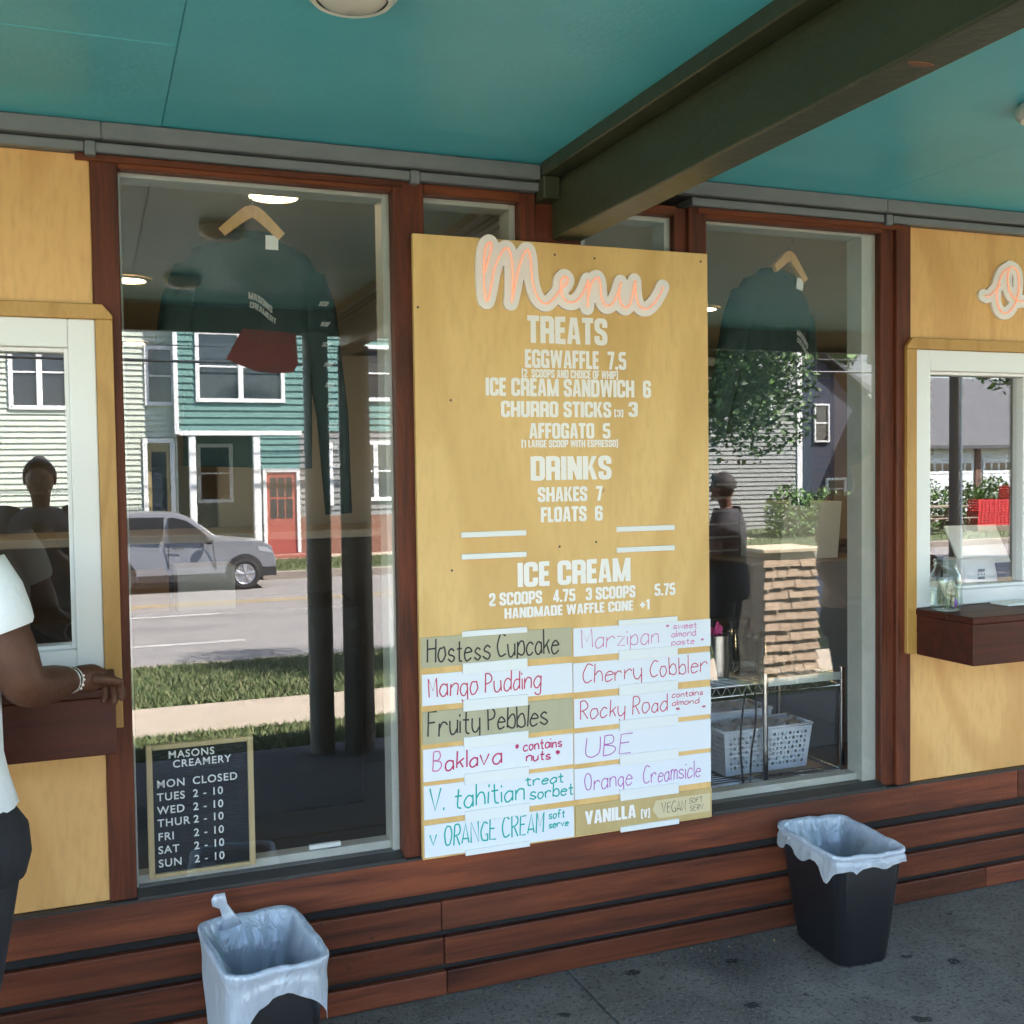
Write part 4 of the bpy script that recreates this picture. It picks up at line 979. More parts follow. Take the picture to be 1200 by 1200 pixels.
# the woman at the left counter: looks through the service window, right forearm on the counter
wx, wy = -.405, -.57
loc = (wx, wy, 0)
rel = lambda x, y, z: (x-wx, y-wy, z)
woman, TW = person(loc, 0, 1.74, 'person in white t-shirt and black trousers leaning an arm on the left counter', SKIN, TSH, BLKC, HAIR,
    dict(R=(rel(-.150, -.60, 1.178), rel(-.055, -.395, 1.160), (.72, .62, -.10), (-.10, -.05, 1)), L=((-.26, .06, 1.16), (-.10, .27, 1.150), (.8, .5, -.05), (0, 0, 1))), sleeve=.42, build=1.12, hair='bun', hip_push=.036, arm=1.14)
br = MB()
for i, (o_, rr) in enumerate(((-.008, .031), (.004, .032))):
    c = TW @ Vector(rel(-.062+o_*.4, -.412+o_, 1.161)); ax = Vector((.42, .90, -.05)).normalized(); a1 = ax.cross(Vector((0, 0, 1))).normalized(); a2 = ax.cross(a1)
    br.tube([c+(a1*math.cos(q)+a2*math.sin(q))*(rr) for q in np.linspace(0, 2*PI, 25)], .0014, 6)
for q in (-.9, -.6, -.2, .1): br.ball(tuple(c+(a1*math.cos(q+.6)+a2*math.sin(q+.6))*.033), .004, 8, 6)
br.build('bracelet', mat('silver_bracelet', (.8, .74, .68), .3, .6), woman, smooth=True)
# a worker indoors, and a passer-by whom only the panes mirror
person((3.74, -1.30, 0), R(-12), 1.76, 'person in tan t-shirt and dark trousers waiting outside the right window', SKIN2, TANC, BLKC, HAIR,
    dict(R=((.27, .03, 1.13), (.20, .24, 1.16), (-.3, 1, 0), (0, 0, 1)), L=((-.28, -.02, 1.12), (-.26, .16, .95), (0, 1, -.6), (0, .5, 1))), build=1.2)
person((4.80, -4.25, gz(-4.25)), R(140), 1.80, 'person all in dark clothes turned away on the lawn, mirrored in right window', SKIN, BLKC, BLKC, HAIR,
    dict(R=((.26, .02, 1.13), (.12, .26, 1.10), (-.6, .8, 0), (0, 0, 1)), L=((-.27, -.02, 1.13), (-.10, .26, 1.12), (.6, .8, 0), (0, 0, 1))), build=1.12)
pt, TP = person((-.29, -3.85, gz(-3.85)), R(4), 1.88, 'bearded person in dark t-shirt holding up a phone, mirrored in left service window', mat('brown_skin', (.16, .075, .045), .5), mat('charcoal_cloth', (.075, .08, .085), .9, bump=(20, .5)), BLKC, HAIR,
    dict(R=((.24, .12, 1.16), (.10, .36, 1.36), (-.35, .2, 1), (.2, -1, .2)), L=((-.24, .10, 1.16), (-.04, .37, 1.35), (.35, .2, 1), (-.2, -1, .2))), hair='short', build=1.1)
q = TP @ Vector((.03, .43, 1.45))
tag(MB().box(q.x-.037, q.x+.037, q.y-.004, q.y+.004, q.z-.075, q.z+.075).build('phone', BLACKP, bevel=.003, seg=2), 'black phone held up in both hands by the bearded person', 'phone')
MB()

# ------------------------------------------------------------------ things on and behind the right counter
jx, jy, jz = 2.895, -.135, 1.1172
jar = empty('glass_jar', (jx, jy, jz), 'clear glass tip jar holding folded notes on the right counter', 'jar')
JG = glass_mat('jar_glass', .05, (.93, .97, .96))
MB().lathe((jx, jy, jz), [(.0005, .004), (.040, .003), (.052, .008), (.056, .022), (.057, .110), (.053, .135), (.043, .152), (.040, .158), (.040, .164), (.044, .166), (.044, .170), (.040, .172), (.040, .180), (.0445, .182), (.0445, .186), (.041, .190), (.037, .189), (.037, .160), (.050, .135), (.053, .11), (.052, .022), (.046, .010), (.0005, .009)], 36, True, True).build('glass', JG, jar, smooth=True)
bills = MB(); q = random.Random(4)
for i in range(16):
    a = q.uniform(0, PI); c, s = math.cos(a), math.sin(a); hw = q.uniform(.015, .030); x, y = jx+q.uniform(-.018, .018), jy+q.uniform(-.018, .018); z0 = jz+q.uniform(.012, .04); h = q.uniform(.04, .085)
    pr = [(-1, 0), (-.5, .006), (0, -.004), (.5, .006), (1, 0)]
    v = []
    for zz in (z0, z0+h):
        for u, d in pr: v.append((x+c*hw*u-s*d, y+s*hw*u+c*d, zz+u*q.uniform(-.004, .004)))
    bills.add(v, [(i_, i_+1, i_+6, i_+5) for i_ in range(4)])
bills.build('banknotes', mat('banknote', (.30, .32, .22), .8, noise=((60, 60, 60), (.42, .38, .28), 3, (.4, .6))), jar)
MB().ball((jx+.022, jy-.016, jz+.032), (.014, .012, .022), 10, 7).build('purple_token', mat('purple_plastic', (.30, .12, .48), .4), jar, smooth=True)
tag(bx(3.185, 3.335, -.145, -.055, 1.1175, 1.127).build('card_reader', WHT, bevel=.003, seg=2), 'flat white card reader lying on the right counter beside the jar', 'card reader')
P('inner_shelf', bx(3.14, 4.3, .111, .62, 1.09, 1.125), WHT, bevel=.003)
pos = empty('tablet_register', (3.40, .22, 1.125), 'white tablet register on a white stand behind the right service window', 'tablet')
WP = mat('white_plastic', (.86, .86, .85), .35)
MB().loft([[(x, y, z) for x, y in ((3.285, .165+d), (3.455, .165+d), (3.455, .30), (3.285, .30))] for z, d in ((1.126, 0), (1.20, .004), (1.268, .022))]).build('stand', WP, pos, bevel=.010, seg=3, autos=.6)
Tt = Matrix.Translation((3.425, .235, 1.29)) @ Matrix.Rotation(R(-5), 4, 'Z') @ Matrix.Rotation(R(-32), 4, 'X')
tb_ = MB().box(-.128, .128, -.006, .006, -.055, .125).build('tablet', WP, pos, bevel=.0055, seg=3, T=Tt, autos=.6)
bx(-.118, .118, .0062, .0072, -.043, .113).build('screen', mat('dark_screen', (.01, .01, .012), .1), tb_, T=Tt)
lg = MB()
for a, b, c, d in ((-.018, .018, .013, .018), (-.018, .018, -.018, -.013), (-.018, -.013, -.013, .013), (.013, .018, -.013, .013), (-.005, .005, -.005, .005)):
    lg.box(3.365+a, 3.365+b, .1655, .168, 1.212+c, 1.196+d)
lg.build('emblem', mat('grey_emblem', (.06, .06, .06), .5), pos, bevel=.001)

# ------------------------------------------------------------------ inside the right window: wire rack and what stands on it
rk = empty('wire_rack', (2.4, .45, .04), 'chrome wire rack with two shelves behind the right window', 'shelf rack')
RX0, RX1, RY0, RY1 = 1.98, 2.775, .30, .72
for x, y in ((RX1, RY0), (2.41, RY0), (RX0, RY0), (RX1, RY1), (RX0, RY1)):
    MB().cyl((x, y), .0125, .04, .845, 14).cyl((x, y), .015, .838, .852, 14).build('post', CHROME, rk, autos=.6)
for z in (.815, .435):
    sh = MB()
    for y in (RY0, RY1):
        sh.tube([(RX0, y, z), (RX1, y, z)], .0045, 8); sh.tube([(RX0, y, z-.038), (RX1, y, z-.038)], .0035, 8)
        n = 34; sh.tube([(RX0+(RX1-RX0)*i/n, y, z-.019+(.019 if i % 2 else -.019)) for i in range(n+1)], .0028, 6)
    for x in (RX0, RX1):
        sh.tube([(x, RY0, z), (x, RY1, z)], .0045, 8); sh.tube([(x, RY0, z-.038), (x, RY1, z-.038)], .0035, 8)
    for i in range(17):
        y = RY0+(RY1-RY0)*(i+.5)/17; sh.tube([(RX0, y, z+.002), (RX1, y, z+.002)], .002, 6)
    sh.build('shelf', CHROME, rk, smooth=True)
tag(bx(2.42, 2.765, .289, .294, .802, .832).build('shelf_label', mat('label_strip', (.60, .64, .60), .4)), 'pale label strip clipped to the front edge of the wire rack', 'label strip')
BSK = mat('white_basket_plastic', (.62, .66, .72), .45)
def basket(x0, x1, y0, y1, z0, z1, lab):
    t = empty('basket', ((x0+x1)/2, (y0+y1)/2, z0), lab, 'basket', 'white perforated plastic baskets')
    b = MB(); fl = .018
    n = 22; m_ = 9
    def wall(p0, p1, q0, q1, n):          # perforated side: bars leave a grid of holes
        for i in range(n):
            u0, u1 = i/n, (i+1)/n
            for j in range(m_):
                v0, v1 = j/m_, (j+1)/m_
                def pt(u, v): a = Vector(p0).lerp(Vector(p1), u); c = Vector(q0).lerp(Vector(q1), u); return a.lerp(c, v)
                if j in (0, m_-1) or i in (0, n-1): b.add([pt(u0, v0), pt(u1, v0), pt(u1, v1), pt(u0, v1)], [(0, 1, 2, 3)]); continue
                o4 = [pt(u0, v0), pt(u1, v0), pt(u1, v1), pt(u0, v1)]; um, vm = (u0+u1)/2, (v0+v1)/2; k = .30 if (i+j) % 2 else .16
                i4 = [pt(um-(u1-u0)*k, vm-(v1-v0)*k), pt(um+(u1-u0)*k, vm-(v1-v0)*k), pt(um+(u1-u0)*k, vm+(v1-v0)*k), pt(um-(u1-u0)*k, vm+(v1-v0)*k)]
                b.add(o4+i4, [(0, 1, 5, 4), (1, 2, 6, 5), (2, 3, 7, 6), (3, 0, 4, 7)])
    c0 = [(x0+fl, y0+fl, z0), (x1-fl, y0+fl, z0), (x1-fl, y1-fl, z0), (x0+fl, y1-fl, z0)]; c1 = [(x0, y0, z1), (x1, y0, z1), (x1, y1, z1), (x0, y1, z1)]
    for i in range(4): wall(c0[i], c0[(i+1) % 4], c1[i], c1[(i+1) % 4], n if i % 2 == 0 else 16)
    b.add(c0, [(0, 1, 2, 3)])
    b.build('body', BSK, t)
    rim = MB()
    for i in range(4): rim.tube([c1[i], c1[(i+1) % 4]], .006, 8)
    rim.build('rim', BSK, t, smooth=True)
    c = MB(); q = random.Random(int(x0*100)); G = 12
    vs = [(x0+.015+(x1-x0-.03)*i/G, y0+.015+(y1-y0-.03)*j/G, z1-.012+q.uniform(-.03, .03)) for i in range(G+1) for j in range(G+1)]
    c.add(vs, [(i*(G+1)+j, (i+1)*(G+1)+j, (i+1)*(G+1)+j+1, i*(G+1)+j+1) for i in range(G) for j in range(G)])
    c.build('contents', mat('grey_bag_film', (.36, .37, .39), .4), t, smooth=True)
basket(2.245, 2.655, .33, .50, .452, .628, 'front white perforated basket on lower wire shelf in the right window')
basket(2.11, 2.60, .525, .70, .452, .655, 'rear white perforated basket behind the front one on the lower wire shelf')
tag(MB().loft([[(x, .312, .4525), (x+.0, .40, .4545), (x, .40, .4555), (x, .312, .4535)] for x in (2.30, 2.46, 2.60, 2.70)]).build('cardboard_sheet', mat('cardboard', (.30, .21, .13), .85, noise=((5, 5, 5), (.25, .17, .10), 4, (.4, .7)))), 'flat brown cardboard sheet under the front basket', 'cardboard')
for i, (xx, pts) in enumerate(((0, [(2.305, .27, .80), (2.29, .275, .70), (2.285, .28, .58), (2.30, .285, .44)]), (1, [(2.345, .27, .80), (2.35, .272, .68), (2.335, .28, .56), (2.33, .285, .42)]))):
    tag(MB().tube(catmull(pts, 6), .004, 8).build('cable', BLACKP, smooth=True), ['left of two black cables hanging in front of the baskets', 'right of two black cables hanging in front of the baskets'][i], 'cable')
CUPP = glass_mat('clear_plastic', .06, (.86, .90, .92))
def tub(x, y, z, r, h, lab, r2):
    t = MB().lathe((x, y, z), [(.001, .002), (r2, .002), (r, h-.01), (r+.005, h-.008), (r+.005, h), (r-.002, h), (r2-.002, .005), (.001, .005)], 28, True, True)
    return tag(t.build('plastic_tub', CUPP, smooth=True), lab, 'tub', 'clear plastic tubs on the wire rack')
tub(2.45, .50, .822, .070, .165, 'tall clear plastic tub beside the spoon cup on the rack', .058)
tub(2.62, .54, .822, .082, .12, 'wide low clear plastic tub right of the tall one on rack', .068)
tub(2.47, .64, .822, .070, .195, 'clear plastic tub behind the tall tub, nearest the room', .06)
cu = empty('spoon_cup', (2.30, .47, .822), 'steel cup full of pink plastic spoons on the rack beside the menu board', 'cup')
MB().lathe((2.30, .47, .822), [(.001, .001), (.048, .001), (.050, .165), (.053, .168), (.047, .166), (.045, .01), (.001, .008)], 28, True, True).build('cup', STEEL, cu, autos=.6)
q = random.Random(8); PK = mat('pink_plastic', (.70, .06, .28), .35)
for i in range(12):
    a = q.uniform(0, 6.28); r = q.uniform(.005, .036); x, y = 2.30+r*math.cos(a), .47+r*math.sin(a); dx, dy = .3*(x-2.30), .3*(y-.47); h = q.uniform(.185, .215)
    MB().tube([(x, y, .84), (x+dx, y+dy, .822+h-.03), (x+dx*1.3, y+dy*1.3, .822+h-.012), (x+dx*1.4, y+dy*1.4, .822+h)], [.003, .003, .009, .004], 8, True, .4).build('spoon', PK, cu, smooth=True)
tag(MB().loft([[(3.62-.12*d, 1.9, z), (4.02-.1*d, 1.9, z), (4.02, 2.3, z), (3.62, 2.3, z)] for z, d in ((1.12, 0), (1.45, -.3))]).build('white_carton', mat('pale_carton', (.40, .41, .37), .7), bevel=.004), 'pale open carton on the grey worktable inside the right window', 'carton')
tag(bx(3.4, 4.3, 1.85, 2.5, .04, 1.119).build('worktable', mat('worktable_grey', (.10, .10, .10), .5), bevel=.01), 'grey worktable carrying the pale carton', 'table')
# things on the floor inside the left window
tag(MB().box(.36, .62, 2.0, 2.3, 1.02, 1.22).cyl((.49, 1.999), .001, 1.02, 1.0201, 4).build('white_appliance', mat('appliance_white', (.50, .50, .48), .5), bevel=.012, seg=2), 'small white appliance inside behind the left window', 'appliance')
tag(bx(-.3, 1.2, 1.9, 2.45, .04, 1.019).build('low_table', mat('low_table_dark', (.02, .015, .012), .6), bevel=.01), 'low dark table inside carrying a white appliance', 'table')
tag(bx(.06, .32, 1.98, 2.26, 1.02, 1.20).build('wooden_crate', mat('crate_wood', (.25, .12, .05), .7), bevel=.006), 'brown wooden crate beside the white appliance inside', 'crate')
# ------------------------------------------------------------------ across the street
def siding(mb, x0, x1, z0, z1, y, pitch, holes=(), lip=.036):
    z = z0
    while z < z1-.01:
        zt = min(z+pitch, z1); zc = (z+zt)/2
        cuts = sorted([(a, b) for a, b, c, d in holes if c < zc < d]); xs = x0
        for a, b in cuts+[(x1, x1)]:
            if a > xs+.001: mb.add([(xs, y+lip, z), (a, y+lip, z), (a, y+.002, zt), (xs, y+.002, zt), (xs, y, z), (a, y, z)], [(0, 1, 2, 3), (4, 5, 1, 0)])
            xs = max(xs, b)
        z = zt
PANE = mat('house_window_pane', (.025, .03, .04), .05, spec=.9)
HWHT = mat('house_white_trim', (.74, .73, .72), .6)
def hwin(par, x0, x1, z0, z1, y, n=1, name='window', trim=.11, m=None):
    f = MB()
    f.box(x0-trim, x0, y-.05, y+.06, z0-trim, z1+trim).box(x1, x1+trim, y-.05, y+.06, z0-trim, z1+trim).box(x0, x1, y-.05, y+.0595, z1, z1+trim).box(x0-.04, x1+.04, y-.05, y+.075, z0-trim, z0-.001)
    for i in range(1, n): xx = x0+(x1-x0)*i/n; f.box(xx-.07, xx+.07, y-.05, y+.055, z0, z1)
    for i in range(n):
        a = x0+(x1-x0)*i/n+(.07 if i else 0); b = x0+(x1-x0)*(i+1)/n-(.07 if i < n-1 else 0); zm = (z0+z1)/2
        f.box(a, b, y-.03, y+.03, zm-.025, zm+.025)
    o = f.build(name, m or HWHT, par, bevel=.006)
    bx(x0, x1, y-.02, y-.01, z0, z1).build('pane', PANE, o)
    return o
TEALS = mat('teal_siding', (.10, .205, .185), .7, noise=((.6, .6, 3), (.12, .235, .21), 4, (.35, .7)))
PALES = mat('pale_green_siding', (.46, .50, .41), .7, noise=((.6, .6, 3), (.50, .53, .45), 4, (.35, .7)))
OLIVE = mat('porch_green', (.12, .15, .11), .8)
ROOFG = mat('grey_shingle', (.06, .062, .068), .9, noise=((3, 3, 8), (.10, .10, .105), 6, (.35, .7)))
BRICK = mat('house_brick', (.20, .085, .055), .9, noise=((9, 9, 20), (.27, .13, .09), 3, (.4, .6)))
Y0 = -26.9
th = empty('teal_house', (5.5, Y0, -.62), 'teal clapboard house with white trim, open porch and red door across the street', 'house')
s = MB(); holes = [(2.66, 5.07, 3.62, 5.56), (7.15, 8.65, 3.68, 5.3)]
siding(s, 2.2, 9.4, 2.85, 8.2, Y0, .185, holes); siding(s, 4.37, 5.42, 1.80, 2.85, Y0, .17)
s.box(2.2, 9.4, Y0-6, Y0-.012, 2.85, 8.2).box(4.37, 9.4, Y0-6, Y0-.012, -.65, 2.849); s.build('wall', TEALS, th)
MB().box(2.10, 2.22, Y0-.05, Y0+.05, 2.75, 8.2).box(9.38, 9.5, Y0-.05, Y0+.05, -.65, 8.2).box(2.22, 5.5, Y0-.05, Y0+.045, 2.72, 2.849).build('corner_trim', HWHT, th, bevel=.01)
for x0, x1 in ((2.46, 2.64), (4.16, 4.36)): bx(x0, x1, Y0-.2, Y0+.02, -.65, 2.719).build('porch_post', HWHT, th, bevel=.01)
bx(2.2, 4.37, Y0-2.2, Y0-2.1, -.65, 2.85).build('porch_wall', OLIVE, th)
bx(2.2, 4.37, Y0-2.1, Y0+.3, -.66, -.40).build('porch_floor', mat('porch_floor', (.16, .14, .12), .9), th)
hwin(th, 2.95, 3.75, .95, 2.45, Y0-2.09)
hwin(th, 2.78, 4.95, 3.73, 5.45, Y0, 2); hwin(th, 7.3, 8.5, 3.8, 5.18, Y0, 1)
d = MB().box(4.40, 4.50, Y0-.05, Y0+.05, -.55, 1.80).box(5.32, 5.42, Y0-.05, Y0+.05, -.55, 1.80).box(4.50, 5.32, Y0-.05, Y0+.0495, 1.70, 1.80).build('door_frame', HWHT, th, bevel=.008)
RD = mat('red_door_paint', (.36, .085, .065), .5)
dd = bx(4.505, 5.315, Y0-.03, Y0+.012, -.55, 1.695).build('door', RD, th)
pn = MB()
for i in range(3):
    for j in range(2): pn.box(4.60+i*.215, 4.60+i*.215+.175, Y0+.0125, Y0+.018, .42+j*.60, .42+j*.60+.54)
pn.build('pane', PANE, dd)
bx(4.3, 5.5, Y0+.06, Y0+.6, -.80, -.56).build('door_step', mat('red_step', (.34, .12, .09), .8), th, bevel=.01)
bx(5.43, 9.37, Y0-.011, Y0+.03, -.65, .45).build('brick_base', BRICK, th)
s = MB(); siding(s, 5.43, 9.37, .45, 2.85, Y0, .17, [(5.75, 6.35, .72, 2.5), (6.9, 8.9, .85, 2.55)]); s.build('lower_wall', mat('grey_siding', (.22, .21, .20), .8), th)
hwin(th, 5.86, 6.25, .85, 2.4, Y0); hwin(th, 7.0, 8.8, .95, 2.45, Y0, 3)
MB().loft([[(x, Y0+.5, 8.2), (x, Y0-3, 10.6), (x, Y0-6.5, 8.2)] for x in (1.8, 9.8)]).build('roof', ROOFG, th)
ph = empty('pale_green_house', (-3, -27.35, -.6), 'pale green clapboard house in part shade, left of the teal house across the street', 'house')
YP = -27.35
s = MB(); siding(s, -9, 2.2, -.6, 8.6, YP, .15, [(1.38, 2.2, 3.5, 5.2), (-1.95, -.45, 3.4, 5.4), (1.25, 2.15, -.6, 2.75), (-6.5, -4.5, 3.4, 5.4), (-6, -4.8, .3, 2.4)])
s.box(-9, 2.2, YP-7, YP-.013, -.6, 8.6); s.build('wall', PALES, ph)
hwin(ph, 1.5, 2.08, 3.65, 5.05, YP); hwin(ph, -1.83, -.57, 3.52, 5.25, YP, 2); hwin(ph, -6.4, -4.6, 3.5, 5.25, YP, 2); hwin(ph, -5.9, -4.9, .45, 2.3, YP)
MB().box(1.30, 1.42, YP-.05, YP+.06, -.55, 2.66).box(2.0, 2.12, YP-.05, YP+.06, -.55, 2.66).box(1.42, 2.0, YP-.05, YP+.0595, 2.54, 2.66).build('door_frame', HWHT, ph)
dd = bx(1.425, 1.995, YP-.02, YP+.02, -.55, 2.53).build('door', mat('ochre_door', (.26, .20, .09), .6), ph); bx(1.52, 1.90, YP+.0205, YP+.025, .7, 2.3).build('pane', PANE, dd)
MB().loft([[(x, YP+.5, 8.6), (x, YP-3.5, 11), (x, YP-7.5, 8.6)] for x in (-9.4, 2.19)]).build('roof', ROOFG, ph)
# houses mirrored in the right windows
YR = -29.9
gh = empty('grey_house', (21.5, YR, -.6), 'grey clapboard house with white corner board behind the street tree', 'house')
s = MB(); siding(s, 16.5, 24.3, -.6, 8, YR, .16, [(18.2, 19.6, 3.4, 5.4), (22.0, 23.2, 3.2, 5.0), (18.2, 19.6, .2, 2.2)]); s.box(16.5, 24.3, YR-7, YR-.013, -.6, 8); s.build('wall', mat('stone_siding', (.25, .25, .235), .7), gh)
bx(24.28, 24.5, YR-.06, YR+.06, -.6, 8).build('corner_trim', HWHT, gh); hwin(gh, 18.3, 19.5, 3.5, 5.3, YR); hwin(gh, 22.1, 23.1, 3.3, 4.9, YR); hwin(gh, 18.3, 19.5, .3, 2.1, YR)
MB().loft([[(x, YR+.5, 8), (x, YR-3.5, 10.6), (x, YR-7.5, 8)] for x in (16.2, 24.8)]).build('roof', ROOFG, gh)
nh = empty('navy_house', (25.5, YR-2.5, -.6), 'dark navy gabled house with small white windows beside the grey house', 'house')
YN = YR-2.5
NAVY = mat('navy_siding', (.022, .030, .055), .7)
MB().prism([(25.6, -.6), (29.6, -.6), (29.6, 3.4), (27.4, 5.9), (25.6, 5.9)], YN-7, YN).build('wall', NAVY, nh)
hwin(nh, 27.0, 27.6, 2.7, 4.1, YN+.02, trim=.07); hwin(nh, 27.6, 28.4, .4, 1.1, YN+.02, trim=.1)
MB().prism([(27.2, 6.2), (27.45, 6.0), (31.6, 3.2), (31.8, 3.55)], YN-7, YN+.35).build('roof', ROOFG, nh)
bh = MB().prism([(26.7, -.6), (29.4, -.6), (29.4, 3.4), (26.7, 3.4)], YR-.5, YR-.1)
ga = empty('garage', (33, YR, -.6), 'long low white garage with grey shingle roof and panel doors', 'garage')
MB().box(29.8, 39, YR-5, YR, -.65, 2.3).build('wall', mat('garage_white', (.60, .60, .58), .7), ga)
MB().loft([[(x, YR+.45, 2.28), (x, YR+.45, 2.42), (x, YR-3.2, 5.4), (x, YR-6.5, 2.4), (x, YR-6.5, 2.2)] for x in (29.3, 39.5)]).build('roof', ROOFG, ga)
for i in range(3):
    x0 = 30.3+i*2.9; dr = MB()
    for j in range(4): dr.box(x0, x0+2.4, YR+.001, YR+.04, -.6+j*.63, -.6+j*.63+.61)
    dr = dr.build('garage_door', mat('door_panel_white', (.70, .71, .72), .6), ga, bevel=.015)
    pp = MB()
    for j in range(6): pp.box(x0+.12+j*.38, x0+.12+j*.38+.28, YR+.0405, YR+.045, 1.42, 1.72)
    pp.build('pane', PANE, dr)
for i in range(4): bx(29.9+i*2.9, 30.18+i*2.9, YR+.001, YR+.06, -.65, 2.28).build('door_post', mat('brown_post', (.14, .07, .05), .8), ga)
dk = empty('dark_roof_house', (33, -44, -.5), 'house with tall dark shingle roof rising behind the garage', 'house')
bx(27, 42, -52, -44, -.6, 5).build('wall', mat('brown_wall', (.16, .11, .08), .8), dk)
MB().loft([[(x, -43.3, 4.9), (x, -48, 10.5), (x, -52.7, 4.9)] for x in (26.5, 42.5)]).build('roof', mat('dark_shingle', (.075, .085, .095), .9, noise=((2, 2, 6), (.11, .12, .13), 5, (.35, .7))), dk)
# fence piece mirrored left of the garage
# trees: tapered trunk, limbs, leaf clumps
LEAF = [mat('leaf_dark', (.028, .055, .016), .6), mat('leaf_mid', (.050, .10, .022), .6), mat('leaf_light', (.10, .19, .035), .6)]
BARK = mat('bark', (.045, .035, .028), .9, bump=(25, .6))
def tree(x, y, h, cz, rxy, rz, n, lab, seed, leaf=.09, bias=0, r=.14, name='street_tree'):
    q = random.Random(seed); z0 = gz(y)-.1
    t = empty(name, (x, y, z0), lab, 'tree')
    tm = MB(); tm.tube([(x, y, z0), (x+.03, y, z0+h*.3), (x-.04, y+.03, cz-rz*.3), (x, y, cz+rz*.5)], [r*1.25, r, r*.75, r*.25], 12)
    cl = []
    for i in range(16):
        th = q.uniform(0, 2*PI); ph_ = q.uniform(-.75, 1.0); rr = q.uniform(.45, .95)
        c = Vector((x+rxy*rr*math.cos(th)*math.cos(ph_*1.2), y+rxy*rr*math.sin(th)*math.cos(ph_*1.2), cz+rz*rr*math.sin(ph_*1.3)))
        cl.append((c, q.uniform(.28, .48)*rxy))
        b0 = Vector((x, y, cz-rz*.4+q.uniform(-.2, .5)*rz)); tm.tube([b0, b0.lerp(c, .5)+Vector((0, 0, -.1)), c], [r*.4, r*.22, r*.06], 6)
    tm.build('trunk', BARK, t, smooth=True)
    cm = MB(); mi = []
    for i in range(n):
        c, cr_ = q.choice(cl); v = Vector((q.gauss(0, 1), q.gauss(0, 1), q.gauss(0, .8))); v = v.normalized()*cr_*q.random()**.45
        p = c+v; a = Vector((q.gauss(0, 1), q.gauss(0, 1), q.gauss(0, .6))).normalized(); b = a.cross(Vector((q.gauss(0, 1), q.gauss(0, 1), q.gauss(0, 1)))).normalized(); s_ = leaf*q.uniform(.6, 1.4)
        cm.add([p-a*s_, p+b*s_*.5, p+a*s_, p-b*s_*.5], [(0, 1, 2, 3)]); mi.append(min(2, max(0, int(q.gauss(1+bias, .7)+.5))))
    o = cm.build('crown', LEAF, t)
    for p, k in zip(o.data.polygons, mi): p.material_index = k
    return t
tree(6.75, -8.5, 5, 3.35, 2.15, 1.85, 36000, 'street tree with dark leafy crown on near verge, mirrored in the right window', 4, .045, -.3, .11)
tree(15.7, -10.3, 6, 4.55, 2.1, 1.6, 9000, 'small light leaved street tree by the utility pole', 6, .075, .7, .08)
tree(14.6, -6.6, 7, 6.3, 3.0, 2.6, 8000, 'unseen round tree added to shade the verge, nearest the canopy end', 19, .14, 0, .2)  # near-verge trees from here on: out of view, added to shade the street
tree(19.5, -9.0, 11, 9.4, 3.6, 3.2, 7000, 'unseen big tree beyond the utility pole, added to shade the mirrored road', 16, .17, 0, .25)
tree(24, -10.2, 16, 14, 4.4, 4.0, 8000, 'unseen tall broad tree on the near verge, added to shade the mirrored road', 14, .21, 0, .3)
tree(28, -10.6, 20, 17.5, 4.6, 4.2, 8000, 'unseen tallest tree on the near verge, added to shade the mirrored road', 17, .22, 0, .35)
tree(33, -10.4, 16, 14, 4.8, 4.0, 8000, 'unseen farthest broad tree on the near verge, added to shade the road', 15, .22, 0, .3)
tree(29.5, -38, 9, 6.2, 3.4, 3.2, 5000, 'broad green tree behind the navy house', 8, .22, .3, .3, 'garden_tree')
tree(24, -40, 10, 9, 4.2, 3.6, 5000, 'tall green tree rising behind the grey house', 10, .26, .2, .3, 'garden_tree')
def shrub(x, y, r, h, lab, seed, grp):
    q = random.Random(seed); z0 = gz(y); cm = MB(); mi = []
    for i in range(1100):
        th = q.uniform(0, 2*PI); u = q.random()**.5; zz = q.random(); p = Vector((x+r*u*math.cos(th), y+r*.7*u*math.sin(th), z0+h*zz*(1-.35*u*u)+.03))
        a = Vector((q.gauss(0, 1), q.gauss(0, 1), q.gauss(.5, .6))).normalized(); b = a.cross(Vector((q.gauss(0, 1), q.gauss(0, 1), q.gauss(0, 1)))).normalized(); s_ = .085*q.uniform(.6, 1.4)
        cm.add([p-a*s_, p+b*s_*.5, p+a*s_, p-b*s_*.5], [(0, 1, 2, 3)]); mi.append(q.choice((1, 2, 2)))
    o = cm.build('shrub', LEAF); o.data.transform(Matrix.Translation((-x, -y, -z0))); o.location = (x, y, z0)
    for p, k in zip(o.data.polygons, mi): p.material_index = k
    tag(o, lab, 'shrub', grp)
shrub(21.6, -26.6, .9, 1.75, 'leafy green shrub farthest left in the bed before the grey house', 1, 'shrubs along the far path')
shrub(23.0, -26.7, .9, 1.6, 'middle leafy green shrub in the bed before the grey house', 2, 'shrubs along the far path')
shrub(24.4, -26.8, .8, 1.5, 'leafy green shrub at the corner of the navy house bed', 3, 'shrubs along the far path')
shrub(28.2, -27.8, 1.0, 1.9, 'bright green shrub behind the picnic table', 4, 'shrubs along the far path')
shrub(30.2, -27.9, .9, 1.7, 'bright green shrub between picnic table and red crates', 5, 'shrubs along the far path')
shrub(32.0, -28.2, .8, 1.9, 'bright green shrub before the garage doors', 6, 'shrubs along the far path')
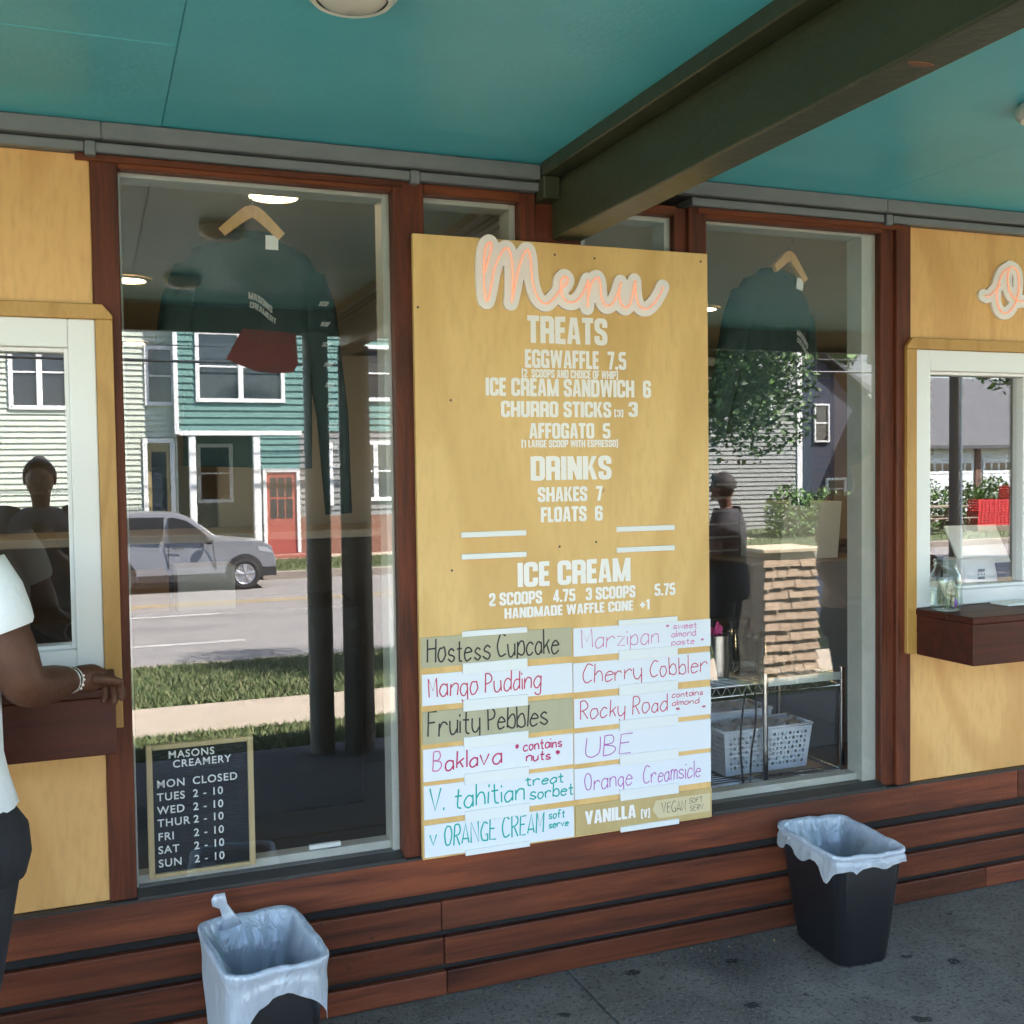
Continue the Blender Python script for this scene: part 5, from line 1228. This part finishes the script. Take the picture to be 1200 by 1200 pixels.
# low pier clad in cedar shingles, in the sun beside the sidewalk
sx, sy = 6.03, -5.30; sz = gz(sy)-.05
sp = empty('shingled_pier', (sx, sy, sz), 'low square pier clad in pale cedar shingles on the sunny lawn', 'pier')
CED = mat('cedar_shingle', (.36, .265, .18), .85, noise=((4, 4, 14), (.27, .185, .12), 5, (.4, .7)))
bx(sx-.27, sx+.27, sy-.20, sy+.20, sz, .86).build('core', CED, sp)
q = random.Random(12); z = sz; sm_ = MB()
while z < .82:
    h = .098; e = q.uniform(-.012, .012)
    for (ax, ay), (bx_, by_), (nx_, ny_) in (((-1, 1), (1, 1), (0, 1)), ((1, 1), (1, -1), (1, 0)), ((1, -1), (-1, -1), (0, -1)), ((-1, -1), (-1, 1), (-1, 0))):
        u = 0
        while u < .995:
            v = min(1, u+q.uniform(.14, .30)); v = 1 if v > .9 else v; d = q.uniform(.030, .044); zl = z-q.uniform(0, .012)
            P0 = lambda t_, r_, zz: (sx+(ax+(bx_-ax)*t_)*(.275+r_)+e, sy+(ay+(by_-ay)*t_)*(.205+r_), zz)
            g_ = .006
            sm_.add([P0(u+g_, d, zl), P0(v-g_, d, zl), P0(v-g_, .004, z+h+.01), P0(u+g_, .004, z+h+.01), P0(u+g_, d-.012, zl), P0(v-g_, d-.012, zl)], [(0, 1, 2, 3), (4, 5, 1, 0)])
            u = v
    z += h
sm_.build('shingles', CED, sp)
bx(sx-.33, sx+.33, sy-.26, sy+.26, .861, .90).build('cap', mat('cedar_cap', (.50, .40, .28), .8), sp, bevel=.006)
# picnic table
px_, py_ = 27.4, -26.2; pz = gz(py_)
pt_ = empty('picnic_table', (px_, py_, pz), 'weathered grey brown wooden picnic table on the far lawn', 'picnic table')
PW = mat('weathered_wood', (.20, .15, .11), .85, noise=((3, 20, 20), (.26, .20, .15), 4, (.4, .7)))
tp_ = MB(); [tp_.box(px_-1.1, px_+1.1, py_-.42+i*.17, py_-.42+i*.17+.155, pz+.86, pz+.91) for i in range(5)]; tp_.build('table_top', PW, pt_, bevel=.005)
for sg in (-1, 1):
    bn = MB(); [bn.box(px_-1.1, px_+1.1, py_+sg*.72-.14+i*.145, py_+sg*.72-.14+i*.145+.135, pz+.48, pz+.52) for i in range(2)]; bn.build('bench_seat', PW, pt_, bevel=.005)
    xx = px_+sg*.75
    MB().loft([[(xx-.04, py_+a, z), (xx+.04, py_+a, z), (xx+.04, py_+a+.13, z), (xx-.04, py_+a+.13, z)] for a, z in ((-.62, pz), (-.22, pz+.859))]).build('leg', PW, pt_)
    MB().loft([[(xx-.04, py_+a, z), (xx+.04, py_+a, z), (xx+.04, py_+a+.13, z), (xx-.04, py_+a+.13, z)] for a, z in ((.50, pz), (.10, pz+.859))]).build('leg', PW, pt_)
    bx(xx-.095, xx-.042, py_-.85, py_+.85, pz+.39, pz+.479).build('cross_beam', PW, pt_)
# red crates
RC = mat('red_crate_plastic', (.55, .025, .03), .45)
def crate(x, y, z, lab):
    b = MB(); w, d, h = .72, .50, .46
    for i in range(5): zz = z+i*h/5; b.box(x, x+w, y, y+.02, zz+.012, zz+h/5-.012).box(x, x+w, y+d-.02, y+d, zz+.012, zz+h/5-.012).box(x, x+.02, y+.021, y+d-.021, zz+.012, zz+h/5-.012).box(x+w-.02, x+w, y+.021, y+d-.021, zz+.012, zz+h/5-.012)
    for i in range(5): xx = x+i*(w-.05)/4; b.box(xx, xx+.05, y-.012, y-.001, z, z+h).box(xx, xx+.05, y+d+.001, y+d+.012, z, z+h)
    b.box(x+.02, x+w-.02, y+.02, y+d-.02, z, z+.02)
    tag(b.build('plastic_crate', RC), lab, 'crate', 'red plastic crates stacked beyond the picnic table')
zc = gz(-24.8)+.25
tag(bx(28.9, 31.4, -26.5, -25.8, gz(-24.8)-.1, zc).build('pallet', PW, bevel=.01), 'low wooden pallet under the red crates', 'pallet')
for i in range(3): crate(29.0+i*.75, -26.4, zc+.001, ['bottom red crate nearest the picnic table', 'middle crate of the bottom red row', 'bottom red crate farthest from the picnic table'][i])
for i in range(3): crate(29.02+i*.75, -26.39, zc+.463, ['upper red crate nearest the picnic table', 'middle crate of the upper red row', 'upper red crate under the topmost one'][i])
crate(30.5, -26.4, zc+.925, 'topmost red crate of the stack')
# poles and wires
PB = mat('pole_wood', (.10, .075, .06), .9, bump=(20, .4))
def pole(x, y, lab, cond=False, h=9):
    z = gz(y)-.1; t = empty('utility_pole', (x, y, z), lab, 'utility pole', 'utility poles along the street')
    MB().cyl((x, y), .085, z, z+h, 16, .07).build('pole', PB, t, autos=.6)
    if cond: MB().cyl((x+.115, y+.04), .026, z, z+5, 10).build('conduit', HWHT, t, autos=.6)
    bx(x-.9, x+.9, y-.06, y+.06, z+h-1.2, z+h-1.08).build('crossarm', PB, t)
pole(13.75, -11.1, 'brown utility pole with white conduit, mirrored in the right service window', True)
pole(-14, -25.4, 'brown utility pole beyond the pale green house'); pole(44, -25.4, 'brown utility pole beyond the garage')
for i, (za, r) in enumerate(((5.45, .012), (4.95, .014), (4.55, .035))):
    pts = [(-14+58*u, -25.35, za+.5*(2*u-.55)**2*.6) for u in np.linspace(0, 1, 30)]
    tag(MB().tube(pts, r, 6).build('overhead_wire', BLACKP, smooth=True), ['upper thin overhead wire across the teal house', 'middle thin overhead wire across the teal house', 'thick lowest overhead wire across the teal house'][i], 'wire', 'overhead wires')
def red_cloth_mat():
    m_ = mat('red_cloth', (.62, .04, .035), .8); t = m_.node_tree; b = t.nodes['Principled BSDF']; o = t.nodes['Material Output']
    tr = t.nodes.new('ShaderNodeBsdfTranslucent'); tr.inputs[0].default_value = (.75, .05, .04, 1); mx = t.nodes.new('ShaderNodeMixShader'); mx.inputs[0].default_value = .6
    t.links.new(b.outputs[0], mx.inputs[1]); t.links.new(tr.outputs[0], mx.inputs[2]); t.links.new(mx.outputs[0], o.inputs[0]); return m_
# bunting cloth hanging at the canopy edge
fv = [(.82, 2.48), (.72, 2.30), (.80, 2.27), (.90, 2.235), (1.0, 2.225), (1.10, 2.235), (1.13, 2.29), (1.12, 2.46)]
tag(MB().loft([[(x, -3.0+.03*math.sin(x*20)+d, z) for x, z in fv] for d in (0, .006)]).build('red_cloth', red_cloth_mat()), 'red cloth hung at the canopy edge, mirrored in the left window', 'cloth')

# ------------------------------------------------------------------ silver car parked across the street
CX, CYN, CZ0 = 3.95, -21.95, roadz(-22.5)
car = empty('parked_car', (CX-2.2, CYN-.9, CZ0), 'silver sport utility car parked across the street, mirrored in the left window', 'car')
CP = mat('silver_car_paint', (.19, .193, .205), .34, .3)
prof = [(x, z*1.05-.012) for x, z in [(-.06, .32), (0, .48), (.0, .66), (-.05, .80), (-.10, .95), (-.28, 1.04), (-.8, 1.10), (-1.18, 1.145), (-1.33, 1.20), (-1.63, 1.43), (-1.92, 1.62), (-2.2, 1.71), (-2.9, 1.75), (-3.6, 1.73), (-4.0, 1.66), (-4.2, 1.30), (-4.35, 1.05), (-4.42, .85), (-4.42, .5), (-4.36, .34), (-3.9, .27), (-2.2, .25), (-.4, .27)]]
def tumble(z): return max(0, z-1.08)*.36
rings = []
for w_, ins in ((-.90, .05), (-.885, .015), (-.83, 0), (-.5, -.012), (0, -.018), (.5, -.012), (.83, 0), (.885, .015), (.90, .05)):
    rr = []
    for x, z in prof:
        cx_, cz_ = -2.2, .95; k = 1-ins/1.0
        y = w_*(1 - tumble(z)/.9) if abs(w_) > .01 else 0
        rr.append((CX+cx_+(x-cx_)*(1-ins*.3), CYN-.9+y, CZ0+cz_+(z-cz_)*k))
    rings.append(rr)
MB().loft(rings).build('body', CP, car, autos=.5)
CG = mat('car_glass', (.010, .012, .014), .12, spec=.25)
def side(poly, name, m, off=.006, par=None):
    for sg in (1, -1):
        q = [(CX+x, CYN-.9+sg*(.90*(1-tumble(z)/.9)+off), CZ0+z*1.045-.01) for x, z in poly]
        q2 = [(a, b-sg*.02, c) for a, b, c in q]
        n = len(q); MB().add(q+q2, [tuple(range(n))]+[(i, (i+1) % n, n+(i+1) % n, n+i) for i in range(n)]).build(name, m, par or car)
side([(-1.46, 1.15), (-1.70, 1.36), (-1.98, 1.56), (-2.25, 1.63), (-2.36, 1.63), (-2.36, 1.14)], 'side_window', CG)
side([(-2.48, 1.14), (-2.46, 1.64), (-3.0, 1.65), (-3.30, 1.635), (-3.34, 1.16)], 'side_window', CG)
side([(-3.46, 1.17), (-3.42, 1.625), (-3.72, 1.59), (-4.0, 1.26)], 'side_window', CG)
TRIM = mat('black_car_trim', (.018, .018, .02), .6)
side([(-.72+.43*math.cos(a), .37+.43*math.sin(a)) for a in np.linspace(-.25, PI+.25, 22)], 'wheel_arch', TRIM, .004)
side([(-3.50+.43*math.cos(a), .37+.43*math.sin(a)) for a in np.linspace(-.25, PI+.25, 22)], 'wheel_arch', TRIM, .004)
side([(-1.18, .28), (-1.18, .40), (-3.05, .40), (-3.05, .28)], 'rocker_panel', TRIM, .008)
side([(.0, .30), (-.02, .50), (-.30, .50), (-.30, .30)], 'bumper_trim', TRIM, .01)
side([(-2.38, .55), (-2.38, 1.10), (-2.395, 1.10), (-2.395, .55)], 'door_gap', TRIM, .003); side([(-1.35, .50), (-1.42, 1.10), (-1.435, 1.10), (-1.365, .50)], 'door_gap', TRIM, .003)
side([(-2.05, .95), (-2.05, .99), (-2.30, .99), (-2.30, .95)], 'door_handle', mat('chrome_trim', (.7, .7, .72), .2, 1.), .022)
side([(-.06, .80), (-.20, .93), (-.42, .96), (-.40, .86)], 'headlight', mat('headlight', (.35, .36, .38), .1), .004)
bx(CX-4.2, CX-.3, CYN-1.75, CYN-.05, CZ0+.20, CZ0+.30).build('underbody', TRIM, car)
TY = mat('tyre_rubber', (.02, .02, .02), .85)
for x in (-.72, -3.50):
    for sg in (1, -1):
        yc = CYN-.9+sg*.80; wh = MB(); rp = []
        ring2 = lambda r, y: [(CX+x+r*math.cos(2*PI*k/32), y, CZ0+.355+r*math.sin(2*PI*k/32)) for k in range(32)]
        o = MB().loft([ring2(.23, yc+sg*.105), ring2(.30, yc+sg*.125), ring2(.345, yc+sg*.11), ring2(.352, yc+sg*.05), ring2(.352, yc-sg*.09), ring2(.30, yc-sg*.11)]).build('wheel', TY, car, autos=.5)
        rm = MB().loft([ring2(.235, yc+sg*.108), ring2(.225, yc+sg*.126), ring2(.205, yc+sg*.112), ring2(.20, yc+sg*.07)])
        for k in range(5):
            a = 2*PI*k/5+.3
            for da in (-.12, .12):
                rm.tube([(CX+x+.03*math.cos(a), yc+sg*.112, CZ0+.355+.03*math.sin(a)), (CX+x+.215*math.cos(a+da), yc+sg*.112, CZ0+.355+.215*math.sin(a+da))], [.03, .022], 8)
        rm.build('rim', mat('alloy_rim', (.5, .5, .52), .3, .8), o, autos=.5)
for sg in (1, -1):
    MB().ball((CX-1.52, CYN-.9+sg*1.0, CZ0+1.16), (.11, .10, .085), 12, 8).tube([(CX-1.5, CYN-.9+sg*.86, CZ0+1.11), (CX-1.52, CYN-.9+sg*.97, CZ0+1.13)], .03, 8).build('side_mirror', TRIM, car, smooth=True)
